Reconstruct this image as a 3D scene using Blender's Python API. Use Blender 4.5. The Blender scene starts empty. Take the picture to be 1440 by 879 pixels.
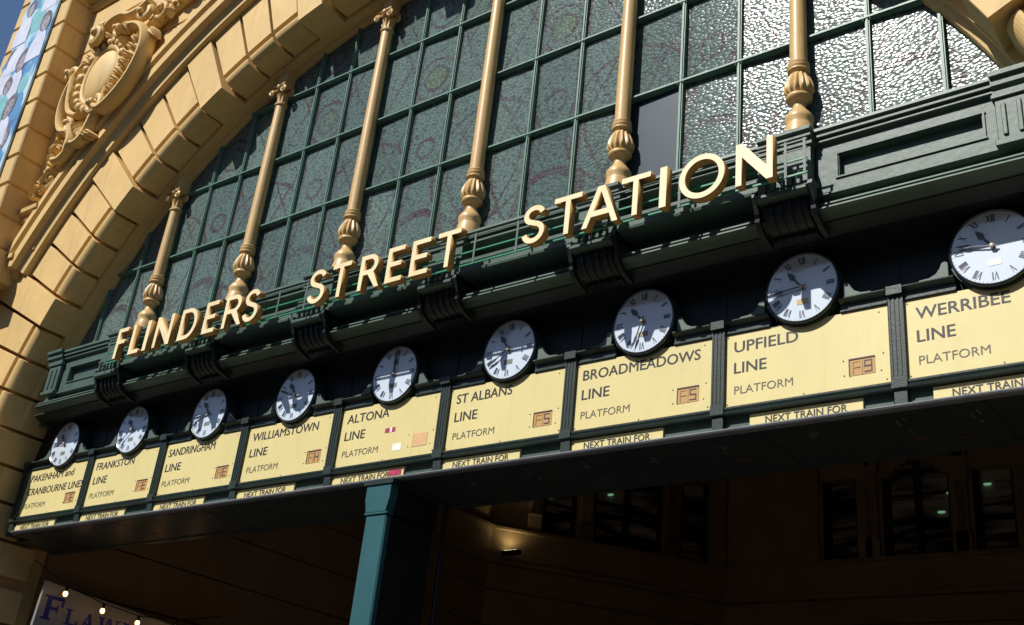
import bpy, bmesh, math, random
from mathutils import Vector, Matrix
random.seed(7)
S = bpy.context.scene
C = S.collection
PI = math.pi
# ------------------------------------------------------------------ camera
cam = bpy.data.objects.new('camera', bpy.data.cameras.new('camera')); C.objects.link(cam)
Rm = ((0.79960042, -0.57017131, 0.18853076), (0.59227346, 0.69684759, -0.40449423), (0.09925380, 0.43509552, 0.89489696))
cam.matrix_world = Matrix(((Rm[0][0], Rm[0][2], -Rm[0][1], 7.8419), (Rm[1][0], Rm[1][2], -Rm[1][1], -7.7839),
                           (Rm[2][0], Rm[2][2], -Rm[2][1], 1.6042), (0, 0, 0, 1)))
cam.data.sensor_fit = 'HORIZONTAL'; cam.data.sensor_width = 36; cam.data.lens = 36 * 1590.33 / 1440
cam.data.clip_start = 0.05; cam.data.clip_end = 5000
S.camera = cam
# ------------------------------------------------------------------ sky, sun, exposure
SUN = Vector((-0.36, -1.0, 1.14)).normalized()
el = math.asin(SUN.z); az = math.atan2(SUN.x, SUN.y)
w = bpy.data.worlds.new('World'); S.world = w; w.use_nodes = True
nt = w.node_tree; bg = nt.nodes['Background']
sky = nt.nodes.new('ShaderNodeTexSky'); sky.sky_type = 'NISHITA'; sky.sun_disc = False
sky.sun_elevation = el; sky.sun_rotation = az; sky.air_density = 1.0; sky.dust_density = 0.4; sky.ozone_density = 5.0
nt.links.new(sky.outputs[0], bg.inputs[0]); bg.inputs[1].default_value = 0.08
sl = bpy.data.lights.new('sun', 'SUN'); sl.energy = 4.7; sl.angle = math.radians(0.5); sl.color = (1.0, 0.955, 0.88)
so = bpy.data.objects.new('sun', sl); C.objects.link(so)
so.rotation_euler = (-SUN).to_track_quat('-Z', 'Y').to_euler(); so.location = SUN * 60
S.view_settings.view_transform = 'Standard'; S.view_settings.look = 'None'
S.view_settings.exposure = 0.2; S.view_settings.gamma = 1.0
S.cycles.max_bounces = 8; S.cycles.diffuse_bounces = 5

# ------------------------------------------------------------------ materials
def nd(t, ty, **k):
    n = t.nodes.new(ty)
    for a, b in k.items(): setattr(n, a, b)
    return n
def paint(name, col, rough=0.5, vary=0.12, bump=0.15, scale=6.0, dirt=0.0, spec=0.5, streak=0.0, fine=60.0, dirtcol=None, grime=0.0):
    m = bpy.data.materials.new(name); m.use_nodes = True; t = m.node_tree; b = t.nodes['Principled BSDF']
    b.inputs['Roughness'].default_value = rough; b.inputs['Specular IOR Level'].default_value = spec
    geo = nd(t, 'ShaderNodeNewGeometry')
    n1 = nd(t, 'ShaderNodeTexNoise'); n1.inputs['Scale'].default_value = scale * 0.35; n1.inputs['Detail'].default_value = 6
    n1.inputs['Roughness'].default_value = 0.65
    t.links.new(geo.outputs['Position'], n1.inputs['Vector'])
    mp = nd(t, 'ShaderNodeMapping'); mp.inputs['Scale'].default_value = (5, 5, 0.5)
    t.links.new(geo.outputs['Position'], mp.inputs['Vector'])
    n2 = nd(t, 'ShaderNodeTexNoise'); n2.inputs['Scale'].default_value = 2.2; n2.inputs['Detail'].default_value = 5
    t.links.new(mp.outputs[0], n2.inputs['Vector'])
    r = nd(t, 'ShaderNodeMapRange'); r.inputs['From Min'].default_value = 0.3; r.inputs['From Max'].default_value = 0.7
    r.inputs['To Min'].default_value = 1 - vary; r.inputs['To Max'].default_value = 1 + vary * 0.6
    t.links.new(n1.outputs[0], r.inputs[0])
    mx = nd(t, 'ShaderNodeMix', data_type='RGBA', blend_type='MULTIPLY'); mx.inputs[0].default_value = 1
    mx.inputs[6].default_value = (*col, 1); t.links.new(r.outputs[0], mx.inputs[7])
    out = mx.outputs[2]
    if streak > 0:
        r2 = nd(t, 'ShaderNodeMapRange'); r2.inputs['From Min'].default_value = 0.52; r2.inputs['From Max'].default_value = 0.75
        r2.inputs['To Max'].default_value = streak; t.links.new(n2.outputs[0], r2.inputs[0])
        m2 = nd(t, 'ShaderNodeMix', data_type='RGBA'); t.links.new(r2.outputs[0], m2.inputs[0])
        t.links.new(out, m2.inputs[6]); dc = dirtcol or (col[0] * .35, col[1] * .35, col[2] * .4); m2.inputs[7].default_value = (*dc, 1)
        out = m2.outputs[2]
    if grime > 0:
        n4 = nd(t, 'ShaderNodeTexNoise'); n4.inputs['Scale'].default_value = 13; n4.inputs['Detail'].default_value = 9; n4.inputs['Roughness'].default_value = 0.72
        t.links.new(geo.outputs['Position'], n4.inputs['Vector'])
        r4 = nd(t, 'ShaderNodeMapRange'); r4.inputs['From Min'].default_value = 0.55; r4.inputs['From Max'].default_value = 0.70; r4.inputs['To Max'].default_value = grime
        t.links.new(n4.outputs[0], r4.inputs[0]); m4 = nd(t, 'ShaderNodeMix', data_type='RGBA'); t.links.new(r4.outputs[0], m4.inputs[0])
        t.links.new(out, m4.inputs[6]); dc = dirtcol or (col[0] * .35, col[1] * .35, col[2] * .4); m4.inputs[7].default_value = (*dc, 1); out = m4.outputs[2]
    t.links.new(out, b.inputs['Base Color'])
    n3 = nd(t, 'ShaderNodeTexNoise'); n3.inputs['Scale'].default_value = fine; n3.inputs['Detail'].default_value = 4
    t.links.new(geo.outputs['Position'], n3.inputs['Vector'])
    ad = nd(t, 'ShaderNodeMath', operation='ADD'); t.links.new(n3.outputs[0], ad.inputs[0]); t.links.new(n1.outputs[0], ad.inputs[1])
    bp = nd(t, 'ShaderNodeBump'); bp.inputs['Strength'].default_value = bump; bp.inputs['Distance'].default_value = 0.01
    t.links.new(ad.outputs[0], bp.inputs['Height']); t.links.new(bp.outputs[0], b.inputs['Normal'])
    return m
def emis(name, col, st):
    m = bpy.data.materials.new(name); m.use_nodes = True; b = m.node_tree.nodes['Principled BSDF']
    b.inputs['Base Color'].default_value = (*col, 1); b.inputs['Emission Color'].default_value = (*col, 1)
    b.inputs['Emission Strength'].default_value = st; return m
OCH = paint('ochre_paint', (0.68, 0.465, 0.18), 0.62, 0.13, 0.22, 3.0, streak=0.36, grime=0.22, dirtcol=(0.42, 0.27, 0.12))
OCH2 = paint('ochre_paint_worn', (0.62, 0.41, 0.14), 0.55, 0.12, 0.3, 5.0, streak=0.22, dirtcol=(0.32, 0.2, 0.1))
GOLD = paint('gold_column_paint', (0.62, 0.41, 0.17), 0.42, 0.10, 0.1, 9.0, streak=0.3, grime=0.3, spec=0.5, dirtcol=(0.3, 0.18, 0.09))
LETP = paint('cream_letter_paint', (0.88, 0.74, 0.44), 0.45, 0.10, 0.08, 6.0, streak=0.35, dirtcol=(0.6, 0.38, 0.12))
LETS = paint('letter_side_paint', (0.52, 0.29, 0.085), 0.5, 0.12, 0.05, 6.0)
CORN = paint('cornice_green', (0.072, 0.118, 0.095), 0.45, 0.25, 0.16, 4.0, streak=0.5, spec=0.4, fine=22.0, grime=0.35, dirtcol=(0.04, 0.065, 0.06))
DKG = paint('dark_green', (0.020, 0.036, 0.031), 0.42, 0.25, 0.15, 8.0, streak=0.3)
BEAM = paint('beam_green_black', (0.030, 0.040, 0.038), 0.35, 0.2, 0.1, 4.0, streak=0.4, dirtcol=(0.012, 0.016, 0.016))
BLK = paint('fascia_blue_black', (0.007, 0.011, 0.014), 0.5, 0.3, 0.1, 4.0)
BAR = paint('glazing_bar_green', (0.11, 0.225, 0.172), 0.45, 0.2, 0.1, 10.0, streak=0.3)
RAIL = paint('bright_green_rail', (0.02, 0.24, 0.13), 0.4, 0.2, 0.1, 10.0, streak=0.3)
POST = paint('grey_green_post', (0.09, 0.13, 0.11), 0.5, 0.2, 0.1, 10.0)
YEL = paint('pale_yellow_board', (0.73, 0.63, 0.29), 0.4, 0.08, 0.06, 3.0, streak=0.3, grime=0.12, dirtcol=(0.62, 0.5, 0.22))
INK = paint('dark_lettering', (0.02, 0.02, 0.03), 0.5, 0.2, 0.0)
INK2 = paint('thin_lettering', (0.11, 0.10, 0.07), 0.5, 0.2, 0.0)
TAN = paint('platform_flap_tan', (0.52, 0.31, 0.11), 0.6, 0.15, 0.1, 20.0)
PINKTAN = paint('blank_flap_peach', (0.72, 0.44, 0.22), 0.6, 0.15, 0.1, 20.0)
SEGD = paint('segment_dark', (0.09, 0.045, 0.07), 0.5, 0.2, 0.0)
SEGL = paint('segment_faint', (0.42, 0.22, 0.07), 0.5, 0.2, 0.0)
TEAL = paint('teal_column_paint', (0.028, 0.105, 0.125), 0.4, 0.12, 0.1, 6.0, streak=0.2)
BLUEP = paint('blue_highlight_paint', (0.003, 0.006, 0.022), 0.35, 0.1, 0.05)
CHIP = paint('scuffed_paint', (0.10, 0.10, 0.10), 0.8, 0.4, 0.2, 30.0)
RED = paint('red_scuff', (0.10, 0.022, 0.02), 0.8, 0.4, 0.2, 30.0)
WHT = paint('white_sticker', (0.85, 0.85, 0.82), 0.5, 0.05, 0.0)
MAG = paint('magenta_sticker', (0.42, 0.04, 0.10), 0.5, 0.4, 0.0, 60.0)
DARKGAP = paint('dark_gap', (0.02, 0.015, 0.015), 0.8)
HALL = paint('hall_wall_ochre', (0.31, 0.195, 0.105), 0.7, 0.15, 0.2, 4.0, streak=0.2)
HALLW = paint('hall_window_frame', (0.006, 0.005, 0.005), 0.7)
PAVE = paint('pavement_bluestone', (0.062, 0.058, 0.055), 0.8, 0.2, 0.3, 4.0)
ROADM = paint('asphalt', (0.04, 0.039, 0.038), 0.85, 0.2, 0.5, 6.0)
KERBM = paint('kerb_bluestone', (0.16, 0.16, 0.165), 0.8, 0.2, 0.3, 6.0)
SIGNB = paint('grey_sign_board', (0.36, 0.37, 0.36), 0.5, 0.08, 0.02)
BLUEL = paint('blue_lettering', (0.02, 0.035, 0.34), 0.5, 0.1, 0.0)
CASE = paint('clock_case_green', (0.03, 0.05, 0.06), 0.25, 0.1, 0.0, spec=0.6)
BEZEL = paint('clock_bezel', (0.025, 0.04, 0.045), 0.2, 0.1, 0.0, spec=0.8)
NUM = paint('clock_numeral_blue_black', (0.04, 0.045, 0.075), 0.4, 0.1, 0.0)
HANDM = paint('clock_hand_blue', (0.05, 0.065, 0.10), 0.3, 0.1, 0.0)
PIN = paint('brass_pin', (0.55, 0.45, 0.36), 0.3, 0.1, 0.0)
PLG = paint('clock_plate_grey', (0.20, 0.22, 0.19), 0.4, 0.2, 0.0)
PLY = paint('clock_plate_brass', (0.62, 0.50, 0.22), 0.25, 0.2, 0.0)
PLW = paint('clock_plate_glare', (0.88, 0.88, 0.85), 0.2, 0.05, 0.0)  # white colour painted for the glare on one clock's plate
PLT = paint('clock_plate_tan', (0.36, 0.30, 0.22), 0.4, 0.2, 0.0)
def dial_mat():
    m = paint('clock_dial_enamel', (0.64, 0.73, 0.84), 0.3, 0.04, 0.0, spec=0.5); b = m.node_tree.nodes['Principled BSDF']
    b.inputs['Coat Weight'].default_value = 1.0; b.inputs['Coat Roughness'].default_value = 0.03; b.inputs['Coat IOR'].default_value = 1.6
    return m
DIAL = dial_mat()
def glass_mat(name, plain=False):
    m = bpy.data.materials.new(name); m.use_nodes = True; t = m.node_tree; b = t.nodes['Principled BSDF']
    L = t.links.new
    geo = nd(t, 'ShaderNodeNewGeometry'); sp = nd(t, 'ShaderNodeSeparateXYZ'); L(geo.outputs['Position'], sp.inputs[0])
    oi = nd(t, 'ShaderNodeObjectInfo')
    if plain:
        b.inputs['Base Color'].default_value = (0.026, 0.05, 0.07, 1); b.inputs['Roughness'].default_value = 0.35; b.inputs['Specular IOR Level'].default_value = 0.3
        n = nd(t, 'ShaderNodeTexNoise'); n.inputs['Scale'].default_value = 5; n.inputs['Detail'].default_value = 5
        r = nd(t, 'ShaderNodeMapRange'); r.inputs['To Min'].default_value = 0.3; r.inputs['To Max'].default_value = 0.55
        L(geo.outputs['Position'], n.inputs[0]); L(n.outputs[0], r.inputs[0]); L(r.outputs[0], b.inputs['Roughness'])
        return m
    def M(op, a, bb=None, c=None):
        n = nd(t, 'ShaderNodeMath', operation=op)
        for i, v in enumerate((a, bb, c)):
            if v is None: continue
            if isinstance(v, (int, float)): n.inputs[i].default_value = v
            else: L(v, n.inputs[i])
        return n.outputs[0]
    # wobble
    wn = nd(t, 'ShaderNodeTexNoise'); wn.inputs['Scale'].default_value = 9; L(geo.outputs['Position'], wn.inputs[0])
    wob = M('MULTIPLY', M('SUBTRACT', wn.outputs[0], 0.5), 0.07)
    B = 1.8284
    u = M('ADD', M('MULTIPLY', M('SUBTRACT', M('FRACT', M('ADD', M('DIVIDE', sp.outputs[0], B), 0.0)), 0.5), B), wob)   # -0.91..0.91 about a column
    # centre of a bay is where u = 0 (bays lie between columns at half-odd multiples)
    au = M('ABSOLUTE', u); z = M('ADD', M('SUBTRACT', sp.outputs[2], 7.49), wob)
    au = M('ABSOLUTE', M('SUBTRACT', 0.914, au)) if False else au
    lines = []
    def line(f, wd): lines.append(M('LESS_THAN', M('ABSOLUTE', f), wd))
    bu = M('SUBTRACT', 0.914, au)      # distance from bay centre, 0 at centre
    # straight border lines beside the middle light
    line(M('SUBTRACT', bu, 0.34), 0.022); line(M('SUBTRACT', bu, 0.255), 0.016)
    # flowing stems
    line(M('SUBTRACT', bu, M('ADD', 0.52, M('MULTIPLY', 0.26, M('SINE', M('MULTIPLY', z, 2.2))))), 0.022)
    line(M('SUBTRACT', bu, M('ADD', 0.60, M('MULTIPLY', 0.2, M('SINE', M('ADD', 2.0, M('MULTIPLY', z, 3.1)))))), 0.018)
    # sweeping arcs
    line(M('SUBTRACT', M('SQRT', M('ADD', M('POWER', M('SUBTRACT', bu, 0.95), 2.0), M('POWER', M('SUBTRACT', z, 0.9), 2.0))), 0.78), 0.024)
    line(M('SUBTRACT', M('SQRT', M('ADD', M('POWER', bu, 2.0), M('POWER', M('SUBTRACT', z, 0.05), 2.0))), 0.42), 0.05)
    # rosettes
    for zc, rr in ((2.35, 0.30), (2.35, 0.17), (1.35, 0.13), (3.4, 0.26), (3.4, 0.12)):
        line(M('SUBTRACT', M('SQRT', M('ADD', M('POWER', bu, 2.0), M('POWER', M('SUBTRACT', z, zc), 2.0))), rr), 0.024)
    tot = lines[0]
    for q in lines[1:]: tot = M('MAXIMUM', tot, q)
    brk = nd(t, 'ShaderNodeTexNoise'); brk.inputs['Scale'].default_value = 3.0; L(geo.outputs['Position'], brk.inputs[0])
    tot = M('MULTIPLY', tot, M('MULTIPLY_ADD', brk.outputs[0], 1.6, -0.25)); tot = M('MINIMUM', M('MAXIMUM', tot, 0.0), 0.9)
    # yellow-green petal spots in the rosettes
    ros = M('LESS_THAN', M('SQRT', M('ADD', M('POWER', M('MULTIPLY', bu, 1.0), 2.0), M('POWER', M('SUBTRACT', z, 2.35), 2.0))), 0.15)
    # cells of hammered glass
    mp = nd(t, 'ShaderNodeMapping'); mp.inputs['Scale'].default_value = (27, 27, 42); mp.inputs['Rotation'].default_value = (0, 0.5, 0)
    L(geo.outputs['Position'], mp.inputs[0])
    vo = nd(t, 'ShaderNodeTexVoronoi'); vo.feature = 'SMOOTH_F1'; vo.inputs['Scale'].default_value = 1.0; vo.inputs['Smoothness'].default_value = 0.35
    L(mp.outputs[0], vo.inputs['Vector'])
    base = nd(t, 'ShaderNodeMix', data_type='RGBA'); base.inputs[6].default_value = (0.088, 0.132, 0.124, 1); base.inputs[7].default_value = (0.145, 0.205, 0.19, 1)
    L(M('MULTIPLY_ADD', oi.outputs['Random'], 0.7, M('MULTIPLY', brk.outputs[0], 0.3)), base.inputs[0])
    m1 = nd(t, 'ShaderNodeMix', data_type='RGBA'); L(tot, m1.inputs[0]); L(base.outputs[2], m1.inputs[6]); m1.inputs[7].default_value = (0.085, 0.055, 0.068, 1)
    m2 = nd(t, 'ShaderNodeMix', data_type='RGBA'); L(M('MULTIPLY', ros, M('MULTIPLY', brk.outputs[0], 0.55)), m2.inputs[0]); L(m1.outputs[2], m2.inputs[6]); m2.inputs[7].default_value = (0.12, 0.16, 0.05, 1)
    cell = M('MULTIPLY_ADD', vo.outputs['Distance'], -1.1, 1.42)
    m3 = nd(t, 'ShaderNodeMix', data_type='RGBA', blend_type='MULTIPLY'); m3.inputs[0].default_value = 1; L(m2.outputs[2], m3.inputs[6]); L(cell, m3.inputs[7])
    L(m3.outputs[2], b.inputs['Base Color'])
    b.inputs['Roughness'].default_value = 0.19; b.inputs['Specular IOR Level'].default_value = 0.19
    big = nd(t, 'ShaderNodeTexNoise'); big.inputs['Scale'].default_value = 7; L(geo.outputs['Position'], big.inputs[0])
    hh = M('ADD', M('MULTIPLY', vo.outputs['Distance'], -1.0), M('MULTIPLY', big.outputs[0], 1.0))
    bp = nd(t, 'ShaderNodeBump'); bp.inputs['Strength'].default_value = 0.5; bp.inputs['Distance'].default_value = 0.0062
    L(hh, bp.inputs['Height']); L(bp.outputs[0], b.inputs['Normal'])
    return m
GLASS = glass_mat('hammered_leadlight_glass'); GLASSP = glass_mat('plain_grey_blue_glass', True)
def hallglass():
    m = bpy.data.materials.new('hall_window_glass'); m.use_nodes = True; t = m.node_tree; b = t.nodes['Principled BSDF']; L = t.links.new
    geo = nd(t, 'ShaderNodeNewGeometry'); mp = nd(t, 'ShaderNodeMapping'); mp.inputs['Rotation'].default_value = (0.3, 0.35, 0.2)
    mp.inputs['Scale'].default_value = (.4, .4, 3); L(geo.outputs['Position'], mp.inputs[0])
    n = nd(t, 'ShaderNodeTexNoise'); n.inputs['Scale'].default_value = 1.5; n.inputs['Detail'].default_value = 3; L(mp.outputs[0], n.inputs[0])
    r = nd(t, 'ShaderNodeValToRGB'); r.color_ramp.elements[0].position = 0.45; r.color_ramp.elements[0].color = (0.02, 0.012, 0.012, 1)
    r.color_ramp.elements[1].position = 0.62; r.color_ramp.elements[1].color = (0.42, 0.34, 0.28, 1)  # pale streaks in the colour stand for reflections in the panes
    L(n.outputs[0], r.inputs[0]); L(r.outputs[0], b.inputs['Base Color']); b.inputs['Roughness'].default_value = 0.25
    return m
HGLASS = hallglass()
def banner_mat():
    m = bpy.data.materials.new('banner_print_blue'); m.use_nodes = True; t = m.node_tree; b = t.nodes['Principled BSDF']; L = t.links.new
    geo = nd(t, 'ShaderNodeNewGeometry'); mp = nd(t, 'ShaderNodeMapping'); mp.inputs['Scale'].default_value = (2.4, 2.4, 1.2); L(geo.outputs['Position'], mp.inputs[0])
    v = nd(t, 'ShaderNodeTexNoise'); v.inputs['Scale'].default_value = 1.4; v.inputs['Detail'].default_value = 3; L(mp.outputs[0], v.inputs['Vector'])
    r = nd(t, 'ShaderNodeValToRGB'); e = r.color_ramp.elements
    e[0].position = 0.3; e[0].color = (0.05, 0.12, 0.34, 1); e[1].position = 0.75; e[1].color = (0.62, 0.66, 0.86, 1)
    a = r.color_ramp.elements.new(0.45); a.color = (0.12, 0.30, 0.55, 1); a = r.color_ramp.elements.new(0.55); a.color = (0.45, 0.66, 0.78, 1)
    L(v.outputs[0], r.inputs[0]); L(r.outputs[0], b.inputs['Base Color']); b.inputs['Roughness'].default_value = 0.45
    return m
BANNER = banner_mat()
BANS = [paint('banner_shirt_white', (0.62, 0.66, 0.80), 0.5, 0.2, 0, 12), paint('banner_shirt_blue', (0.10, 0.28, 0.52), 0.5, 0.2, 0, 12), paint('banner_shirt_teal', (0.20, 0.50, 0.52), 0.5, 0.2, 0, 12)]
BANH = paint('banner_hair_grey', (0.17, 0.15, 0.19), 0.5, 0.8, 0, 30, streak=.5); BANF = paint('banner_face_pale', (0.36, 0.33, 0.38), 0.5, 0.8, 0, 35, streak=.6, dirtcol=(.12, .1, .14))

# ------------------------------------------------------------------ mesh builder
ORG = {}
class MB:
    def __init__(s): s.v = []; s.f = []; s.mi = []; s.cur = 0
    def add(s, vs, fs):
        o = len(s.v); s.v += [tuple(q) for q in vs]; s.f += [tuple(i + o for i in f) for f in fs]; s.mi += [s.cur] * len(fs); return s
    def box(s, x0, x1, y0, y1, z0, z1):
        v = [(x, y, z) for z in (z0, z1) for y in (y0, y1) for x in (x0, x1)]
        return s.add(v, [(0, 2, 3, 1), (4, 5, 7, 6), (0, 1, 5, 4), (2, 6, 7, 3), (0, 4, 6, 2), (1, 3, 7, 5)])
    def prism(s, prof, x0, x1):            # prof: (y, z) outline, extruded along x
        n = len(prof); v = [(x0, y, z) for y, z in prof] + [(x1, y, z) for y, z in prof]
        return s.add(v, [tuple(range(n))[::-1], tuple(range(n, 2 * n))] + [(i, (i + 1) % n, n + (i + 1) % n, n + i) for i in range(n)])
    def plate(s, pts, y0, y1):             # pts: (x, z) outline, extruded along y
        n = len(pts); v = [(x, y0, z) for x, z in pts] + [(x, y1, z) for x, z in pts]
        return s.add(v, [tuple(range(n))[::-1], tuple(range(n, 2 * n))] + [(i, (i + 1) % n, n + (i + 1) % n, n + i) for i in range(n)])
    def arc(s, prof, c, t0, t1, n, mirror=1):   # prof: (R, y) outline swept round (0, c); closed ends
        m = len(prof); v = []
        for i in range(n + 1):
            t = t0 + (t1 - t0) * i / n
            v += [(R * math.cos(t), y, c + R * math.sin(t)) for R, y in prof]
        f = [tuple(range(m)), tuple(range(n * m, n * m + m))[::-1]]
        for i in range(n):
            for j in range(m): k = (j + 1) % m; f.append((i * m + j, i * m + k, (i + 1) * m + k, (i + 1) * m + j))
        return s.add(v, f)
    def lathe(s, cx, cy, prof, n=24, fl=None, nfl=14):
        v = []
        for (r, z) in prof:
            for i in range(n):
                a = 2 * PI * i / n; rr = r
                if fl and fl[0] < z < fl[1]: rr = r * (1 + 0.10 * math.cos(a * nfl))
                v.append((cx + rr * math.cos(a), cy + rr * math.sin(a), z))
        f = [tuple(range(n))[::-1], tuple(range((len(prof) - 1) * n, len(prof) * n))]
        for j in range(len(prof) - 1):
            for i in range(n): k = (i + 1) % n; f.append((j * n + i, j * n + k, (j + 1) * n + k, (j + 1) * n + i))
        return s.add(v, f)
    def disc(s, cx, cz, prof, n=48):       # prof: (r, y) revolved about the y axis through (cx, cz)
        v = []
        for r, y in prof:
            for i in range(n): a = 2 * PI * i / n; v.append((cx + r * math.cos(a), y, cz + r * math.sin(a)))
        f = [tuple(range(n)), tuple(range((len(prof) - 1) * n, len(prof) * n))[::-1]]
        for j in range(len(prof) - 1):
            for i in range(n): k = (i + 1) % n; f.append((j * n + i, (j + 1) * n + i, (j + 1) * n + k, j * n + k))
        return s.add(v, f)
    def tube(s, pts, r, n=8, flat=1.0):    # flat scales the tube along y
        pts = [Vector(p) for p in pts]; v = []; m = len(pts)
        rs = r if isinstance(r, (list, tuple)) else [r] * m
        for i, p in enumerate(pts):
            d = (pts[min(i + 1, m - 1)] - pts[max(i - 1, 0)]).normalized()
            up = Vector((0, 1, 0)) if abs(d.y) < 0.9 else Vector((1, 0, 0))
            a = d.cross(up).normalized(); b = a.cross(d).normalized()
            for k in range(n):
                t = 2 * PI * k / n; v.append(p + a * (rs[i] * math.cos(t)) + b * (rs[i] * math.sin(t) * flat))
        f = [tuple(range(n)), tuple(range((m - 1) * n, m * n))[::-1]]
        for i in range(m - 1):
            for k in range(n): q = (k + 1) % n; f.append((i * n + k, (i + 1) * n + k, (i + 1) * n + q, i * n + q))
        return s.add(v, f)
    def ball(s, c, rad, rot=None, nu=12, nv=8, tip=0.0):
        v = []; c = Vector(c); M = rot or Matrix.Identity(3)
        for j in range(nv + 1):
            ph = PI * j / nv
            for i in range(nu):
                t = 2 * PI * i / nu; q = Vector((rad[0] * math.sin(ph) * math.cos(t), rad[1] * math.sin(ph) * math.sin(t), rad[2] * math.cos(ph)))
                if tip: q.x *= 1 - tip * math.cos(ph); q.y *= 1 - tip * 0.5 * math.cos(ph)
                v.append(c + M @ q)
        f = []
        for j in range(nv):
            for i in range(nu): k = (i + 1) % nu; f.append((j * nu + i, (j + 1) * nu + i, (j + 1) * nu + k, j * nu + k))
        return s.add(v, f)
    def mesh(s, name, mats, org=(0, 0, 0), smooth=False, bevel=0.0):
        me = bpy.data.meshes.new(name); o = Vector(org)
        me.from_pydata([tuple(Vector(q) - o) for q in s.v], [], s.f)
        for m in (mats if isinstance(mats, (list, tuple)) else [mats]): me.materials.append(m)
        me.polygons.foreach_set('material_index', s.mi)
        bm = bmesh.new(); bm.from_mesh(me); bmesh.ops.remove_doubles(bm, verts=bm.verts, dist=1e-5)
        bmesh.ops.recalc_face_normals(bm, faces=bm.faces)
        if bevel:
            es = [e for e in bm.edges if len(e.link_faces) == 2 and e.calc_face_angle(0) > 0.6]
            bmesh.ops.bevel(bm, geom=es, offset=bevel, segments=1, affect='EDGES', profile=0.5)
        bm.to_mesh(me); bm.free()
        if smooth:
            me.polygons.foreach_set('use_smooth', [True] * len(me.polygons))
            try: me.set_sharp_from_angle(angle=math.radians(38))
            except Exception: pass
        return me
    def build(s, name, mats, parent=None, smooth=False, bevel=0.0, org=None, **kw):
        o0 = ORG[parent.name] if parent else Vector(org or (0, 0, 0))
        ob = bpy.data.objects.new(name, s.mesh(name, mats, o0, smooth, bevel)); C.objects.link(ob)
        if parent: ob.parent = parent
        else: ob.location = o0
        ORG[ob.name] = Vector(o0)
        for k, q in kw.items(): ob[k] = q
        return ob
def thing(name, label, cat, loc=(0, 0, 0), group=None):
    o = bpy.data.objects.new(name, None); C.objects.link(o); o.location = loc; ORG[o.name] = Vector(loc)
    o['label'] = label; o['category'] = cat
    if group: o['group'] = group
    return o
def linked(name, me, parent, loc=(0, 0, 0), rot=(0, 0, 0), **kw):
    o = bpy.data.objects.new(name, me); C.objects.link(o); o.parent = parent; o.location = loc; o.rotation_euler = rot
    ORG[o.name] = ORG[parent.name]
    for k, q in kw.items(): o[k] = q
    return o
def text_mesh(txt, x0, z0, height, width, y, bold=0.0):
    """width None keeps the natural width times 0.82; returns an MB of flat lettering on the plane y"""
    cu = bpy.data.curves.new('t', 'FONT'); cu.body = txt; cu.size = 1; cu.resolution_u = 3; cu.offset = 0
    ob = bpy.data.objects.new('t', cu); C.objects.link(ob)
    me = bpy.data.meshes.new_from_object(ob.evaluated_get(bpy.context.evaluated_depsgraph_get()))
    vs = [q.co.copy() for q in me.vertices]; fs = [tuple(p.vertices) for p in me.polygons]
    bpy.data.objects.remove(ob); bpy.data.curves.remove(cu); bpy.data.meshes.remove(me)
    xs = [q.x for q in vs]; mn = min(xs); wd = max(xs) - mn; cap = 0.729
    sz = height / cap; sx = (width / wd) if width else sz * 0.86
    b = MB(); b.add([(x0 + (q.x - mn) * sx, y, z0 + q.y * sz) for q in vs], fs)
    if bold: b.add([(x0 + (q.x - mn) * sx + bold, y - .0004, z0 + q.y * sz + bold * .3) for q in vs], fs)
    return b

# ------------------------------------------------------------------ ground (structure)
def sheet(name, x0, x1, y0, y1, z, m):
    o = MB().add([(x0, y0, z), (x1, y0, z), (x1, y1, z), (x0, y1, z)], [(0, 1, 2, 3)]).build(name, m); o['kind'] = 'structure'; return o
sheet('ground', -900, 900, -900, 900, -0.16, ROADM)
o = MB().box(-60, 60, -11.0, -0.6, -0.15, 0.0).build('pavement', PAVE); o['kind'] = 'structure'
o = MB().box(-7.5, 7.5, -0.59, 22, -0.15, 0.004).build('hall_floor', PAVE); o['kind'] = 'structure'
o = MB().box(-60, 60, -11.3, -11.004, -0.15, 0.006).build('kerb', KERBM); o['kind'] = 'structure'

# unseen building added across the street to block low sky and be reflected
ob_ = thing('sky_blocker_building', 'unseen brown brick block added across the street to cut low sky light, behind the camera', 'building', (0, -33, 0))
OBB = paint('sky_blocker_brick', (.16, .10, .07), .8, .2, .2, 3.0, streak=.2); OBG = paint('sky_blocker_glass', (.02, .025, .03), .1, .1, 0)
MB().box(-75, 60, -60, -33, 0, 20.6).box(-75.4, 60.4, -60.4, -32.6, 20.601, 21.8).build('wall', OBB, ob_)
wm = MB().box(-1.1, 1.1, -32.998, -32.96, 0, 2.1).mesh('window', OBG, (0, -33, 0))
fm_ = MB().box(-1.3, 1.3, -32.999, -32.8, -.2, -.02).box(-1.3, 1.3, -32.999, -32.86, 2.12, 2.4).mesh('window_sill', OBB, (0, -33, 0))
for iz in range(5):
    for ix in range(24):
        linked('window', wm, ob_, (-68 + ix * 5.4, 0, 2.2 + iz * 3.8)); linked('window_sill', fm_, ob_, (-68 + ix * 5.4, 0, 2.2 + iz * 3.8))
# ------------------------------------------------------------------ station facade
ZC = 4.40; PITCH = math.radians(3.84); YW = -0.82
fac = thing('station_facade', 'ochre yellow station front wall with great rusticated arch round the leadlight window', 'building', (0, 0, 0))
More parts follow.
